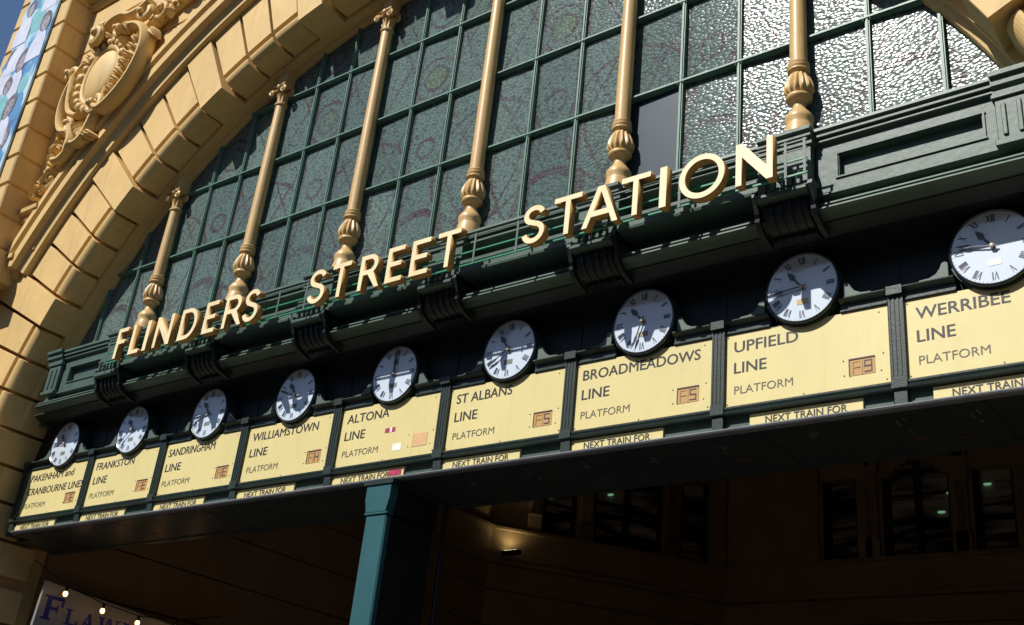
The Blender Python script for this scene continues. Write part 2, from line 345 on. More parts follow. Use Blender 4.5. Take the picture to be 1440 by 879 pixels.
# core wall with the arched hole
XL = 9.27; ZT = 17.0; RC = 7.2
core = MB(); n = 96; inn = []; out = []
for i in range(n + 1):
    t = PI * i / n; c, s_ = math.cos(t), math.sin(t); inn.append((RC * c, ZC + RC * s_))
    k = min(XL / abs(c) if abs(c) > 1e-6 else 1e9, (ZT - ZC) / s_ if s_ > 1e-6 else 1e9); out.append((k * c, ZC + k * s_))
vs = []
for y in (-0.50, 0.85): vs += [(x, y, z) for x, z in inn] + [(x, y, z) for x, z in out]
m = n + 1; fs = []
for i in range(n):
    fs += [(i, i + 1, m + i + 1, m + i), (2 * m + i, 3 * m + i, 3 * m + i + 1, 2 * m + i + 1), (i, 2 * m + i, 2 * m + i + 1, i + 1), (m + i, m + i + 1, 3 * m + i + 1, 3 * m + i)]
core.add(vs, fs)
core.box(-XL, -RC, -0.50, 0.85, 0, ZC - 0.002); core.box(RC, XL, -0.50, 0.85, 0, ZC - 0.002)
core.build('wall', OCH, fac)
# smooth inner reveal ring and its small bead next to the glass
ring = MB(); TR = PI / 2 - 17.5 * PITCH
ring.arc([(7.04, -0.285), (7.04, 0.6), (7.199, 0.6), (7.199, -0.285)], ZC, TR, PI - TR, 96)
ring.build('reveal', OCH, fac, smooth=True)
bead = MB(); bead.arc([(7.05, -0.17), (6.985, -0.15), (6.97, -0.12), (6.97, 0.02), (7.05, 0.02)], ZC, math.radians(20), PI - math.radians(20), 90)
bead.build('window_bead', OCH, fac, smooth=True)
# voussoirs: rolled ones and, every fourth, a proud flat one
def block_mesh(proud, rout, name, deep=False):
    b = MB(); g = PITCH / 2 - 0.0031
    if proud: prof = [(rout, -0.505), (rout, -0.705), (7.045, -0.705), (7.045, -0.275), (7.205, -0.275), (7.205, -0.505)]
    else:
        prof = [(rout, -0.505), (rout, -0.665), (7.31, -0.665), (7.31, -0.612), (7.262, -0.612)]
        for i in range(9):
            a = PI / 2 * i / 8; prof.append((7.255 - 0.145 * math.sin(a), -0.495 - 0.15 * math.cos(a)))
        prof += [(7.11, -0.28), (7.205, -0.28), (7.205, -0.505)]
    if deep: prof = [q for q in prof if q[1] < -0.29][:-1] + [(7.10 if not proud else 7.045, -0.30), (7.055 if not proud else 7.045, -0.26), (7.055 if not proud else 7.045, 0.6), (7.199, 0.6), (7.205, -0.505)]
    b.arc(prof, 0, -g, g, 3); return b.mesh(name, OCH, (0, 0, 0), False, 0.006)
BM = {(p, ro): block_mesh(p, ro, 'voussoir') for p in (0, 1) for ro in (8.24, 8.9)}
BD = [block_mesh(p, 8.9, 'voussoir', True) for p in (0, 1)]
for k in range(-23, 24):
    th = PI / 2 - k * PITCH; low = min(th, PI - th) < math.radians(30.4)
    if min(th, PI - th) < 0: continue
    linked('voussoir', BD[1 if k % 4 == 0 else 0] if abs(k) > 17 else BM[(1 if k % 4 == 0 else 0, 8.9 if low else 8.24)], fac, (0, 0, ZC), (0, -th, 0))
# jamb blocks below the springing
def jamb_mesh(proud):
    b = MB(); h = 0.217
    if proud: prof = [(8.9, -0.505), (8.9, -0.705), (7.045, -0.705), (7.045, -0.275), (7.205, -0.275), (7.205, -0.505)]
    else:
        prof = [(8.9, -0.505), (8.9, -0.665), (7.31, -0.665), (7.31, -0.612), (7.262, -0.612)]
        for i in range(9):
            a = PI / 2 * i / 8; prof.append((7.255 - 0.145 * math.sin(a), -0.495 - 0.15 * math.cos(a)))
        prof += [(7.11, -0.28), (7.205, -0.28), (7.205, -0.505)]
    prof = [q for q in prof if q[1] < -0.29][:-1] + [(7.10 if not proud else 7.045, -0.30), (7.055 if not proud else 7.045, -0.26), (7.055 if not proud else 7.045, 0.6), (7.199, 0.6), (7.205, -0.505)]
    nn = len(prof); v = [(r, y, -h) for r, y in prof] + [(r, y, h) for r, y in prof]
    b.add(v, [tuple(range(nn))[::-1], tuple(range(nn, 2 * nn))] + [(i, (i + 1) % nn, nn + (i + 1) % nn, nn + i) for i in range(nn)])
    return b.mesh('jamb_block', OCH, (0, 0, 0), False, 0.006)
JM = [jamb_mesh(0), jamb_mesh(1)]
for i in range(9):
    z = 4.02 - 0.47 * i
    if z < 0.2: break
    for sx in (-1, 1):
        linked('jamb_block', JM[1 if i % 4 == 1 else 0], fac, (0, 0, z), (0, 0, 0) if sx > 0 else (0, PI, 0)) if sx > 0 else \
            linked('jamb_block', JM[1 if i % 4 == 1 else 0], fac, (0, 0, z), (0, PI, 0))
# archivolt moulding
Ta = math.radians(30.3)
av = MB(); av.arc([(8.245, -0.61), (8.245, -0.745), (8.26, -0.76), (8.34, -0.765), (8.42, -0.80), (8.45, -0.885), (8.58, -0.89), (8.60, -0.865), (8.64, -0.865), (8.66, -0.925), (8.76, -0.925), (8.80, -0.83), (8.83, -0.82), (8.83, -0.61)], ZC, Ta, PI - Ta, 100)
av.build('archivolt', OCH, fac, smooth=True)
for sx in (-1, 1):
    im = MB(); prof = [(-0.61, 8.55), (-0.745, 8.55), (-0.765, 8.60), (-0.80, 8.66), (-0.885, 8.68), (-0.89, 8.77), (-0.865, 8.79), (-0.925, 8.81), (-0.925, 8.88), (-0.83, 8.91), (-0.61, 8.91)]
    a, b_ = sorted((sx * 7.30, sx * 9.45)); im.prism(prof, a, b_); im.build('impost_moulding', OCH, fac)
# spandrel courses with joints between them
def arch_x(z, R=8.78):
    q = R * R - (z - ZC) ** 2; return math.sqrt(q) if q > 0 else 0.0
zs = [8.92, 9.42]; z = 9.68
courses = [(8.915, 9.44)]
zz = 9.66
for z1 in (10.16, 10.66, 11.16, 11.65, 12.14, 12.63, 13.11, 13.52): courses.append((zz, z1)); zz = z1
courses += [(13.82, 14.35), (14.35, 14.88), (14.88, 15.4), (15.4, 15.95), (15.95, 17)]
for (a, b_) in courses:
    for sx in (-1, 1):
        z0 = a + 0.017; z1 = b_ - 0.017; pts = []
        for i in range(9):
            z = z0 + (z1 - z0) * i / 8; pts.append((sx * max(arch_x(z), 0.0 if z > 13.2 else 0.0), z))
        pts = pts + [(sx * 7.62, z1), (sx * 7.62, z0)]
        if z0 > ZC + 8.78: pts = [(0.01 * sx, z0), (0.01 * sx, z1), (sx * 7.62, z1), (sx * 7.62, z0)]
        MB().plate(pts, YW, -0.61).build('course', OCH, fac, bevel=0.007)
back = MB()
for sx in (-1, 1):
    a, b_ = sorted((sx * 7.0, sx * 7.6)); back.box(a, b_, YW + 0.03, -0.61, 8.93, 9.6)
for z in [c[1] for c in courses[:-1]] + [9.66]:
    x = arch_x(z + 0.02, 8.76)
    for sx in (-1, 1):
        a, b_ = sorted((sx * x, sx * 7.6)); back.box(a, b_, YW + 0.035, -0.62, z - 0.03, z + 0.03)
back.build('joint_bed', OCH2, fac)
for sx in (-1, 1):
    a, b_ = sorted((sx * 7.0, sx * 7.6)); sill = MB()
    sill.prism([(-0.61, 9.45), (YW - 0.04, 9.45), (YW - 0.06, 9.49), (YW - 0.06, 9.55), (YW - 0.13, 9.57), (YW - 0.14, 9.63), (YW - 0.10, 9.65), (-0.61, 9.65)], a, b_)
    sill.build('sill_moulding', OCH, fac)
top = MB(); top.prism([(-0.61, 13.53), (YW - 0.04, 13.53), (YW - 0.08, 13.60), (YW - 0.08, 13.66), (YW - 0.2, 13.70), (YW - 0.2, 13.78), (-0.61, 13.80)], -7.6, 7.6)
top.build('string_course', OCH, fac)
# pilasters of rusticated blocks
PX0, PX1, PYF = 7.50, 9.27, -1.24
for sx in (-1, 1):
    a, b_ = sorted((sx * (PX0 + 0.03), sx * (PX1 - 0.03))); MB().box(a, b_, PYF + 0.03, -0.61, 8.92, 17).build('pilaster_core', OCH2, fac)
    a, b_ = sorted((sx * PX0, sx * PX1)); z = 8.95
    pm = MB().box(a, b_, PYF, -0.615, 0.016, 0.499).mesh('pilaster_block', OCH, (0, 0, 0), False, 0.02)
    for i in range(15):
        linked('pilaster_block', pm, fac, (0, 0, 9.465 - 0.515 + 0.515 * i))
    pm2 = MB().box(*sorted((sx * 7.92, sx * PX1)), PYF + .1, -0.51, 0.016, 0.499).mesh('pier_block', OCH, (0, 0, 0), False, 0.02)
    for i in range(16): linked('pier_block', pm2, fac, (0, 0, 0.2 + 0.515 * i))
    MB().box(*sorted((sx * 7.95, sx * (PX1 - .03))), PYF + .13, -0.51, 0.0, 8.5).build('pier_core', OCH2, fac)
    MB().box(*sorted((sx * 7.45, sx * (PX1 + .05))), PYF - .04, -0.505, 8.45, 8.935).build('pilaster_base', OCH, fac, bevel=.02)
# ---- cartouche and garland (relief on the left spandrel, mirrored on the right)
def spiral(b, cx, cz, y, r0, turns, a0, r=0.05, sgn=1, n=26, flat=1.0, rise=0.12):
    pts = []; rs = []
    for i in range(n + 1):
        u = i / n; R = r0 * (1 - u) ** 0.8 + 0.01; a = a0 + sgn * turns * 2 * PI * u
        pts.append((cx + R * math.cos(a), y - rise * u, cz + R * math.sin(a))); rs.append(r * (1 - 0.45 * u))
    b.tube(pts, rs, 8, flat)
    b.ball((cx, y - rise, cz), (r * 0.9, r * 0.9, r * 0.9), None, 8, 6)
def leaf(b, x, z, y, L, wdt, ang, lift=0.05):
    # a pointed curled leaf with a mid-rib, lying against the wall
    ca, sa = math.cos(ang), math.sin(ang); v = []; nseg = 6
    for i in range(nseg + 1):
        u = i / nseg; ww = wdt * math.sin(PI * min(1, u * 0.93 + 0.07)) * (1 - 0.25 * u); yy = y - lift * math.sin(PI * u) - 0.03
        for q, dy in ((-1, 0.03), (-0.45, -0.012), (0, 0.014), (0.45, -0.012), (1, 0.03)):
            X = L * u; Z = ww * q; v.append((x + X * ca - Z * sa, yy + dy, z + X * sa + Z * ca))
    nb = len(v); v += [(q[0], y + 0.03, q[2]) for q in v]
    f = []
    for i in range(nseg):
        for j in range(4): a = i * 5 + j; f.append((a, a + 1, a + 6, a + 5)); f.append((nb + a, nb + a + 5, nb + a + 6, nb + a + 1))
        f.append((i * 5, (i + 1) * 5, nb + (i + 1) * 5, nb + i * 5)); f.append((i * 5 + 4, nb + i * 5 + 4, nb + (i + 1) * 5 + 4, (i + 1) * 5 + 4))
    f.append((0, nb, nb + 1, 1)); b.add(v, f)
def cartouche(sx):
    rr = random.Random(3)
    y = YW
    ca = MB(); ca.ball((-6.2, y, 11.62), (0.86, 0.16, 0.95)); body = None
    # shield-shaped body with a rolled top
    pts = [(-6.95, 12.15), (-6.6, 12.45), (-6.1, 12.58), (-5.55, 12.35), (-5.2, 11.95), (-5.25, 11.4), (-5.6, 10.95), (-6.0, 10.6), (-6.35, 10.55), (-6.75, 10.85), (-7.0, 11.3), (-7.1, 11.8)]
    ca = MB(); ca.plate(pts[::-1], y - 0.12, y + 0.05)
    ov = MB(); ov.ball((-6.24, y - 0.13, 11.66), (0.385, 0.13, 0.47), None, 28, 14)
    rim = MB(); rim.tube([(-6.24 + 0.43 * math.cos(a), y - 0.15, 11.66 + 0.52 * math.sin(a)) for a in [2 * PI * i / 40 for i in range(41)]], 0.05, 8)
    for i in range(22):
        a = 2 * PI * i / 22 + 0.1; s2 = 0.06 + 0.03 * rr.random()
        rim.ball((-6.24 + 0.52 * math.cos(a), y - 0.18, 11.66 + 0.61 * math.sin(a)), (s2, s2 * 0.9, s2), None, 8, 6)
    for a0, a1 in ((0.7, 1.1), (2.0, 2.5), (3.4, 3.8), (4.4, 4.8), (5.5, 5.9)):
        for q in range(4):
            a = a0 + (a1 - a0) * q / 3; leaf(rim, -6.24 + 0.5 * math.cos(a), 11.66 + 0.58 * math.sin(a), y - 0.14, 0.2, 0.05, a + rr.uniform(-.5, .5), 0.09)
    sc = MB()
    # deep rolled rims either side
    R1 = [(-5.85, 12.33), (-5.5, 12.28), (-5.22, 12.05), (-5.12, 11.7), (-5.22, 11.3), (-5.48, 11.0), (-5.8, 10.85), (-6.02, 10.98)]
    sc.tube([(x, y - 0.19, z) for x, z in smooth_path(R1)], 0.06, 10, 2.2)
    R2 = [(-6.75, 12.1), (-7.02, 11.85), (-7.12, 11.5), (-7.08, 11.15), (-6.9, 10.85), (-6.62, 10.75)]
    sc.tube([(x, y - 0.15, z) for x, z in smooth_path(R2)], 0.05, 10, 1.8)
    R3 = [(-6.95, 11.85), (-6.86, 11.4), (-6.72, 11.1), (-6.45, 10.95)]
    sc.tube([(x, y - 0.2, z) for x, z in smooth_path(R3)], 0.05, 10, 1.6)
    spiral(sc, -7.17, 12.02, y - 0.12, 0.12, 1.2, 0, 0.06, 1)
    spiral(sc, -6.02, 10.98, y - 0.2, 0.16, 1.3, PI / 2, 0.06, -1); spiral(sc, -6.62, 10.86, y - 0.15, 0.14, 1.3, PI / 2, 0.055, 1)
    # top rolls and crest
    sc.tube([(x, y - 0.2, z) for x, z in smooth_path([(-6.5, 12.36), (-6.3, 12.62), (-6.0, 12.66), (-5.75, 12.56), (-5.5, 12.55), (-5.28, 12.62)])], 0.07, 10, 1.7)
    spiral(sc, -6.42, 12.42, y - 0.25, 0.18, 1.3, 1.2, 0.085, 1); spiral(sc, -5.36, 12.42, y - 0.2, 0.13, 1.1, 1.6, 0.06, -1)
    spiral(sc, -5.95, 12.36, y - 0.2, 0.12, 1.2, 0.4, 0.05, -1)
    # tail
    sc.tube([(x, y - 0.16, z) for x, z in smooth_path([(-6.55, 10.8), (-6.42, 10.45), (-6.6, 10.25), (-6.85, 10.3)])], [0.08] * 6 + [0.06] * 6 + [0.04] * 7, 10, 1.6)
    sc.tube([(x, y - 0.16, z) for x, z in smooth_path([(-6.0, 10.86), (-6.12, 10.5), (-6.3, 10.42), (-6.5, 10.5)])], 0.06, 10, 1.8)
    for q in range(7): leaf(sc, -6.35 + 0.03 * q, 10.85 - 0.05 * q, y - 0.12, 0.3, 0.07, -2.4 + 0.35 * q, 0.1)
    for q in range(5): leaf(sc, -6.9, 11.2 + 0.14 * q, y - 0.14, 0.2, 0.06, 0.2 + 0.15 * q, 0.08)
    for q in range(5): leaf(sc, -5.95 + 0.08 * q, 12.2, y - 0.2, 0.24, 0.06, 0.6 + 0.35 * q, 0.1)
    for q in range(9): leaf(sc, -5.35 - .04 * q, 11.9 - .1 * q, y - 0.16, 0.22, 0.06, 2.2 + 0.3 * (q % 4), 0.1)
    for q in range(6): leaf(sc, -6.7 + .1 * q, 12.3, y - 0.16, 0.2, 0.05, 1.2 + .2 * q, 0.1)
    ga = MB()
    path = smooth_path([(-5.35, 12.2), (-5.05, 12.38), (-4.7, 12.48), (-4.35, 12.62), (-3.95, 12.8), (-3.55, 13.0)])
    ga.tube([(x, y - 0.04, z) for x, z in path], 0.05, 8, 1.2)
    for i, (x, z) in enumerate(path[::2]):
        for q in range(4):
            leaf(ga, x + rr.uniform(-.04, .04), z + rr.uniform(-.05, .05), y - 0.05 - 0.05 * rr.random(), rr.uniform(.14, .26), rr.uniform(.04, .07), rr.uniform(0, 2 * PI), 0.08)
        ga.ball((x + rr.uniform(-.08, .08), y - 0.12, z + rr.uniform(-.1, .1)), (0.055, 0.05, 0.055), None, 8, 6)
    for (x, z, r_) in ((-5.02, 12.42, 0.2), (-4.45, 12.6, 0.13), (-3.9, 12.8, 0.14)): spiral(ga, x, z, y - 0.1, r_, 1.6, 0.3, 0.05, 1)
    for a in (3.9, 4.4, 4.9, 5.4, 3.4): leaf(ga, -5.2, 12.15, y - 0.1, 0.34, 0.075, a, 0.1)
    gb = ga; ga = MB(); low = ga
    path = smooth_path([(-6.95, 10.75), (-7.02, 10.5), (-6.95, 10.25), (-7.05, 10.0), (-7.2, 9.85)])
    for i, (x, z) in enumerate(path[::2]):
        for q in range(4):
            leaf(ga, x + rr.uniform(-.06, .06), z + rr.uniform(-.04, .04), y - 0.03 - 0.05 * rr.random(), rr.uniform(.12, .22), rr.uniform(.035, .06), rr.uniform(0, 2 * PI), 0.07)
        ga.ball((x + rr.uniform(-.1, .1), y - 0.08, z + rr.uniform(-.06, .06)), (0.045, 0.045, 0.045), None, 8, 6)
    spiral(ga, -6.75, 10.28, y - 0.03, 0.12, 1.2, 0, 0.04, 1)
    ga.tube([(x, y - 0.05, z) for x, z in smooth_path([(-6.75, 10.4), (-6.5, 10.2), (-6.75, 10.0), (-7.1, 9.92)])], 0.045, 8, 1.2)
    if sx > 0:
        for b in (ca, ov, rim, sc, ga, gb): b.v = [(-q[0], q[1], q[2]) for q in b.v]
    root = ca.build('cartouche', OCH, fac, bevel=0.03)
    ov.build('oval_boss', OCH, root, smooth=True); rim.build('beaded_rim', OCH, root, smooth=True)
    sc.build('scrollwork', OCH, root, smooth=True); ga.build('garland', OCH, fac, smooth=True); gb.build('garland', OCH, fac, smooth=True)
def smooth_path(P, k=4):
    out = []; P = [Vector((p[0], p[1])) for p in P]; n = len(P)
    for i in range(n - 1):
        p0 = P[max(i - 1, 0)]; p1 = P[i]; p2 = P[i + 1]; p3 = P[min(i + 2, n - 1)]
        for j in range(k):
            t = j / k; q = 0.5 * ((2 * p1) + (-p0 + p2) * t + (2 * p0 - 5 * p1 + 4 * p2 - p3) * t * t + (-p0 + 3 * p1 - 3 * p2 + p3) * t ** 3); out.append((q.x, q.y))
    out.append((P[-1].x, P[-1].y)); return out
cartouche(-1); cartouche(1)
# spots of paint on the right jamb (scribbled tag)
# ------------------------------------------------------------------ photo banner on the left pilaster
ban = thing('photo_banner', 'tall blue and white banner printed with a crowd of faces on the left pilaster', 'banner', (-8.3, -1.27, 10))
bp_ = MB(); pts = [(-7.80, 8.95), (-7.80, 15.6)]
for i in range(26): pts.append((-8.92 - 0.13 * abs(math.sin(i * 1.3)) * (1 if i % 2 else -0.4), 15.6 - 6.65 * i / 25))
bp_.plate(pts, -1.285, -1.255); bp_.build('cloth', BANNER, ban)
rb = random.Random(11)
def ell(cx, cz, a, b, y, tilt=0.0): return MB().plate([(cx + a * math.cos(t) * math.cos(tilt) - b * math.sin(t) * math.sin(tilt), cz + a * math.cos(t) * math.sin(tilt) + b * math.sin(t) * math.cos(tilt)) for t in [2 * PI * k / 16 for k in range(16)]], y - 0.0006, y)
n_ = 0
for iz in range(11):
    for ix in range(3):
        x = -8.78 + 0.46 * ix + (0.22 if iz % 2 else 0) + rb.uniform(-.12, .12); z = 15.0 - 0.58 * iz + rb.uniform(-.16, .16)
        if x > -8.0: continue
        n_ += 1; yy = -1.2855 - 0.0024 * (n_ % 3) - 0.0001 * n_; tl = rb.uniform(-.3, .3); sc0 = rb.uniform(.85, 1.25)
        MB().plate([(x - .26, z - .75), (x + .19, z - .75), (x + .18, z - .36), (x + .12, z - .22), (x + .04, z - .16), (x - .07, z - .17), (x - .2, z - .27), (x - .27, z - .45)], yy - 0.0006, yy).build('printed_figure', BANS[rb.randrange(3)], ban)
        if rb.random() < .85:
            ell(x, z + .03, .135 * sc0, .20 * sc0, yy - 0.0008, tl).build('printed_hair', BANH, ban)
            ell(x + .015, z - .02, .092 * sc0, .15 * sc0, yy - 0.0016, tl).build('printed_face', BANF, ban)
        else: ell(x, z, .13, .19, yy - .0008, tl).build('printed_cap', BANS[2], ban)

# ------------------------------------------------------------------ arched leadlight window
win = thing('arched_window', 'great arched leadlight window of green hammered glass with purple tracery', 'window', (0, -0.09, 7.4))
YG = -0.085; BAY = 1.8284; PW = BAY / 3; rg = random.Random(5)
rows = [7.20, 8.495, 9.495, 10.49, 11.5]
for i in range(-12, 12):
    x0 = -BAY / 2 + i * PW; x1 = x0 + PW
    if i % 3 == 0 and False: pass
    for r in range(4):
        z0, z1 = rows[r], rows[r + 1]; xm = min(abs(x0), abs(x1))
        if math.hypot(xm, z0 - ZC) > 7.02: continue
        a = rg.uniform(-.010, .010); b = rg.uniform(-.010, .010)
        pl = (abs(x0 - BAY * 1.5) < 0.01 and r == 0)
        v = [(x0, YG - a - b, z0), (x1, YG + a - b, z0), (x1, YG + a + b, z1), (x0, YG - a + b, z1)]
        q = MB().add(v + [(p[0], p[1] + 0.012, p[2]) for p in v], [(0, 1, 2, 3), (7, 6, 5, 4), (0, 4, 5, 1), (1, 5, 6, 2), (2, 6, 7, 3), (3, 7, 4, 0)])
        ob = q.build('glass_pane', GLASSP if pl else GLASS, win)
        if pl: ob['label'] = 'plain grey blue replacement pane'
for i in range(-12, 13):
    x = -BAY / 2 + i * PW
    if abs(x) > 6.3: continue
    zt = ZC + math.sqrt(7.03 ** 2 - x * x); hw = 0.020
    MB().box(x - hw, x + hw, -0.125, -0.06, 7.2, zt).box(x - 0.008, x + 0.008, -0.137, -0.1251, 7.2, zt).build('glazing_bar', BAR, win)
for z in rows[1:4]:
    xx = math.sqrt(7.03 ** 2 - (z - ZC) ** 2)
    g = MB().box(-xx, xx, -0.133, -0.062, z - 0.022, z + 0.022).box(-xx, xx, -0.145, -0.1331, z - 0.009, z + 0.009)
    g.build('glazing_bar', BAR, win)
    bs = MB()
    for i in range(-12, 13):
        x = -BAY / 2 + i * PW
        if abs(x) > xx - .05: continue
        for dx in (-0.03, 0.03):
            for dz in (-0.028, 0.028): bs.ball((x + dx, -0.137, z + dz), (0.009, 0.009, 0.009), None, 6, 4)
    bs.build('rivets', BAR, win, kind='stuff')
MB().box(-6.7, 6.7, -0.06, 0.2, 7.0, 11.45).build('blackout_backing', BLK, win) if False else None

# ------------------------------------------------------------------ cast columns in front of the glass
col_names = ['outermost at the left end of the window above the letters L and I', 'above the R of FLINDERS', 'standing above the S and T of STREET',
             'standing above the last T of STREET', 'standing above the first T of STATION and beside the plain pane', 'tallest seen, above the last N of STATION']
for k in range(6):
    x = (k - 2.5) * BAY; ztop = ZC + math.sqrt(7.04 ** 2 - (abs(x)) ** 2); zc_ = ztop - 0.54; Y = -0.18
    lab = ['slim gold baluster column furthest left, rising above the word FLINDERS near its L', 'slim gold baluster column rising behind the R of FLINDERS', 'slim gold baluster column rising behind the first T of STREET',
           'slim gold baluster column rising behind the last T of STREET', 'slim gold baluster column rising behind the second T of STATION beside the plain pane', 'slim gold baluster column furthest right, rising beside the N of STATION'][k]
    t = thing('column', lab, 'column', (x, Y, 7.235), 'gold columns in front of the window')
    b = MB().lathe(x, Y, [(.125, 7.22), (.132, 7.30), (.132, 7.44), (.118, 7.50), (.112, 7.53), (.124, 7.56), (.122, 7.60), (.10, 7.635), (.072, 7.67), (.058, 7.70), (.055, 7.725), (.06, 7.745), (.092, 7.77), (.112, 7.79), (.116, 7.806), (.11, 7.822), (.085, 7.832)], 28)
    b.build('base', GOLD, t, smooth=True)
    MB().lathe(x, Y, [(.08, 7.83), (.10, 7.84), (.120, 7.87), (.124, 7.90), (.117, 7.945), (.102, 7.99), (.084, 8.035), (.07, 8.07)], 84, (7.86, 8.065), 14).build('fluted_bulb', GOLD, t, smooth=True)
    MB().lathe(x, Y, [(.066, 8.065), (.088, 8.075), (.100, 8.09), (.100, 8.105), (.088, 8.115), (.098, 8.13), (.098, 8.145), (.088, 8.155), (.094, 8.17), (.094, 8.18), (.08, 8.192)], 28).build('collar', GOLD, t, smooth=True)
    MB().lathe(x, Y, [(.077, 8.19), (.078, 8.4), (.076, (8.2 + zc_) / 2), (.069, zc_)], 28).build('shaft', GOLD, t, smooth=True)
    cp = MB().lathe(x, Y, [(.07, zc_ - .01), (.086, zc_), (.088, zc_ + .02), (.076, zc_ + .032), (.07, zc_ + .04)], 28)
    cp.lathe(x, Y, [(.062, zc_ + .04), (.064, zc_ + .06), (.066, zc_ + .10), (.076, zc_ + .15), (.09, zc_ + .17)], 60, (zc_ + .05, zc_ + .16), 10)
    cp.build('capital', GOLD, t, smooth=True)
    vl = MB()
    for sx in (-1, 1):
        for sy in (-1, 0.4):
            spiral(vl, x + sx * 0.105, zc_ + .195, Y + sy * 0.10, 0.04, 1.2, PI / 2, 0.018, -sx, 16, 1.3, 0.02)
            vl.tube([(x + sx * .105, Y + sy * .10, zc_ + .235), (x + sx * .06, Y + sy * .09, zc_ + .215), (x + sx * .02, Y + sy * .085, zc_ + .25)], .016, 8)
    vl.ball((x, Y - .10, zc_ + .27), (.035, .03, .04)); vl.build('volute', GOLD, t, smooth=True)
    MB().box(x - .12, x + .12, Y - .115, Y + .09, zc_ + .272, zc_ + .305).build('abacus', GOLD, t, bevel=.006)
    MB().box(x - .075, x + .075, Y - .08, Y + .09, zc_ + .305, ztop + .06).build('impost_block', OCH, t, bevel=.006)

# ------------------------------------------------------------------ green cornice
cor = thing('cornice', 'dark green moulded iron cornice with fluted pedestals running across the arch behind the letters', 'cornice', (0, -0.3, 6.4))
TOPP = [(-0.05, 7.235), (-.455, 7.235), (-.46, 7.205), (-.43, 7.195), (-.425, 7.178), (-.447, 7.172), (-.447, 7.152), (-.41, 7.145), (-.405, 7.132), (-.425, 7.126), (-.425, 7.112), (-.385, 7.10), (-.37, 7.085), (-.05, 7.085)]
MB().prism(TOPP, -6.22, 6.75).build('top_moulding', CORN, cor)
LIP = [(-.1, 6.60), (-.34, 6.60), (-.34, 6.545), (-.42, 6.528), (-.425, 6.512), (-.395, 6.505), (-.39, 6.495), (-.435, 6.486), (-.44, 6.47), (-.40, 6.455), (-.30, 6.445), (-.22, 6.41), (-.05, 6.40), (.2, 6.40), (.2, 6.6)]
MB().prism(LIP, -6.26, 6.85).build('bottom_moulding', CORN, cor)
MB().prism([(.2, 6.3995), (-.21, 6.4085), (-.285, 6.441), (-.29, 6.425), (-.20, 6.385), (-.16, 6.37), (.2, 6.36)], -6.5, 6.85).build('soffit_shade', BLK, cor)  # near-black sheet paints the shade under the cornice
MB().box(-6.42, 6.8, -.24, .15, 6.602, 7.084).build('frieze', CORN, cor)
MB().box(-6.9, -6.421, -.05, .15, 6.41, 7.20).build('end_return', CORN, cor)
MB().box(-6.6, 6.8, -.06, .15, 7.086, 7.21).build('ledge', CORN, cor)
PED = [(k - 2.5) * BAY for k in range(6)]
for sx in (-1, 1):      # end panels
    a, b_ = (4.80, 6.80) if sx > 0 else (-6.16, -4.80)
    fr = MB(); pi0, pi1 = (4.99, 6.10) if sx > 0 else (-5.72, -4.90)
    fr.box(a, b_, -.385, -.241, 6.975, 7.083); fr.box(a, b_, -.385, -.241, 6.64, 6.768)
    fr.box(a, pi0, -.3845, -.241, 6.768, 6.975); fr.box(pi1, b_, -.3845, -.241, 6.768, 6.975); fr.build('panel_frame', CORN, cor)
    MB().box(pi0, pi1, -.325, -.242, 6.769, 6.974).build('panel', CORN, cor)
    bd = MB()
    for (x0, x1, z0, z1) in ((pi0 - .03, pi1 + .03, 6.978, 6.992), (pi0 - .03, pi1 + .03, 6.750, 6.764), (pi0 - .022, pi0 - .008, 6.764, 6.978), (pi1 + .008, pi1 + .022, 6.764, 6.978)):
        bd.box(x0, x1, -.398, -.386, z0, z1)
    bd.build('panel_bead', CORN, cor)
    MB().prism([(-.241, 6.639), (-.385, 6.639), (-.405, 6.632), (-.405, 6.615), (-.35, 6.604), (-.241, 6.604)], a, b_).build('panel_foot', CORN, cor)
    # end pedestal with three flutes
    e0, e1 = (6.21, 6.74) if sx > 0 else (-6.17, -5.90); ep = MB(); ep.box(e0, e1, -.44, -.386, 6.66, 7.03)
    ep.box(e0 - .02, e1 + .02, -.46, -.386, 7.03, 7.07); ep.box(e0 - .015, e1 + .015, -.465, -.386, 6.61, 6.66)
    ep.build('end_pedestal', CORN, cor, bevel=.006)
    fl = MB()
    for i in range(4 if sx > 0 else 2): q = (6.27 + i * .11) if sx > 0 else -6.09 + i * .11; fl.box(q - .017, q + .017, -.456, -.441, 6.70, 6.98)
    fl.build('flute', CORN, cor, bevel=.005)
    MB().prism([(-.241, 7.25), (-.50, 7.25), (-.50, 7.21), (-.47, 7.20), (-.47, 7.14), (-.44, 7.12), (-.44, 7.08), (-.241, 7.08)], *((6.20, 6.78) if sx > 0 else (-6.24, -5.90))).build('pedestal_cap', CORN, cor)
for k in range(5):      # bays between the pedestals
    x0, x1 = PED[k] + .235, PED[k + 1] - .235
    MB().prism([(-.241, 6.88), (-.49, 6.88), (-.50, 6.87), (-.50, 6.752), (-.48, 6.748), (-.48, 6.742), (-.525, 6.738), (-.53, 6.728), (-.525, 6.706), (-.48, 6.70), (-.30, 6.70), (-.241, 6.74)], x0, x1).build('bay_moulding', CORN, cor)
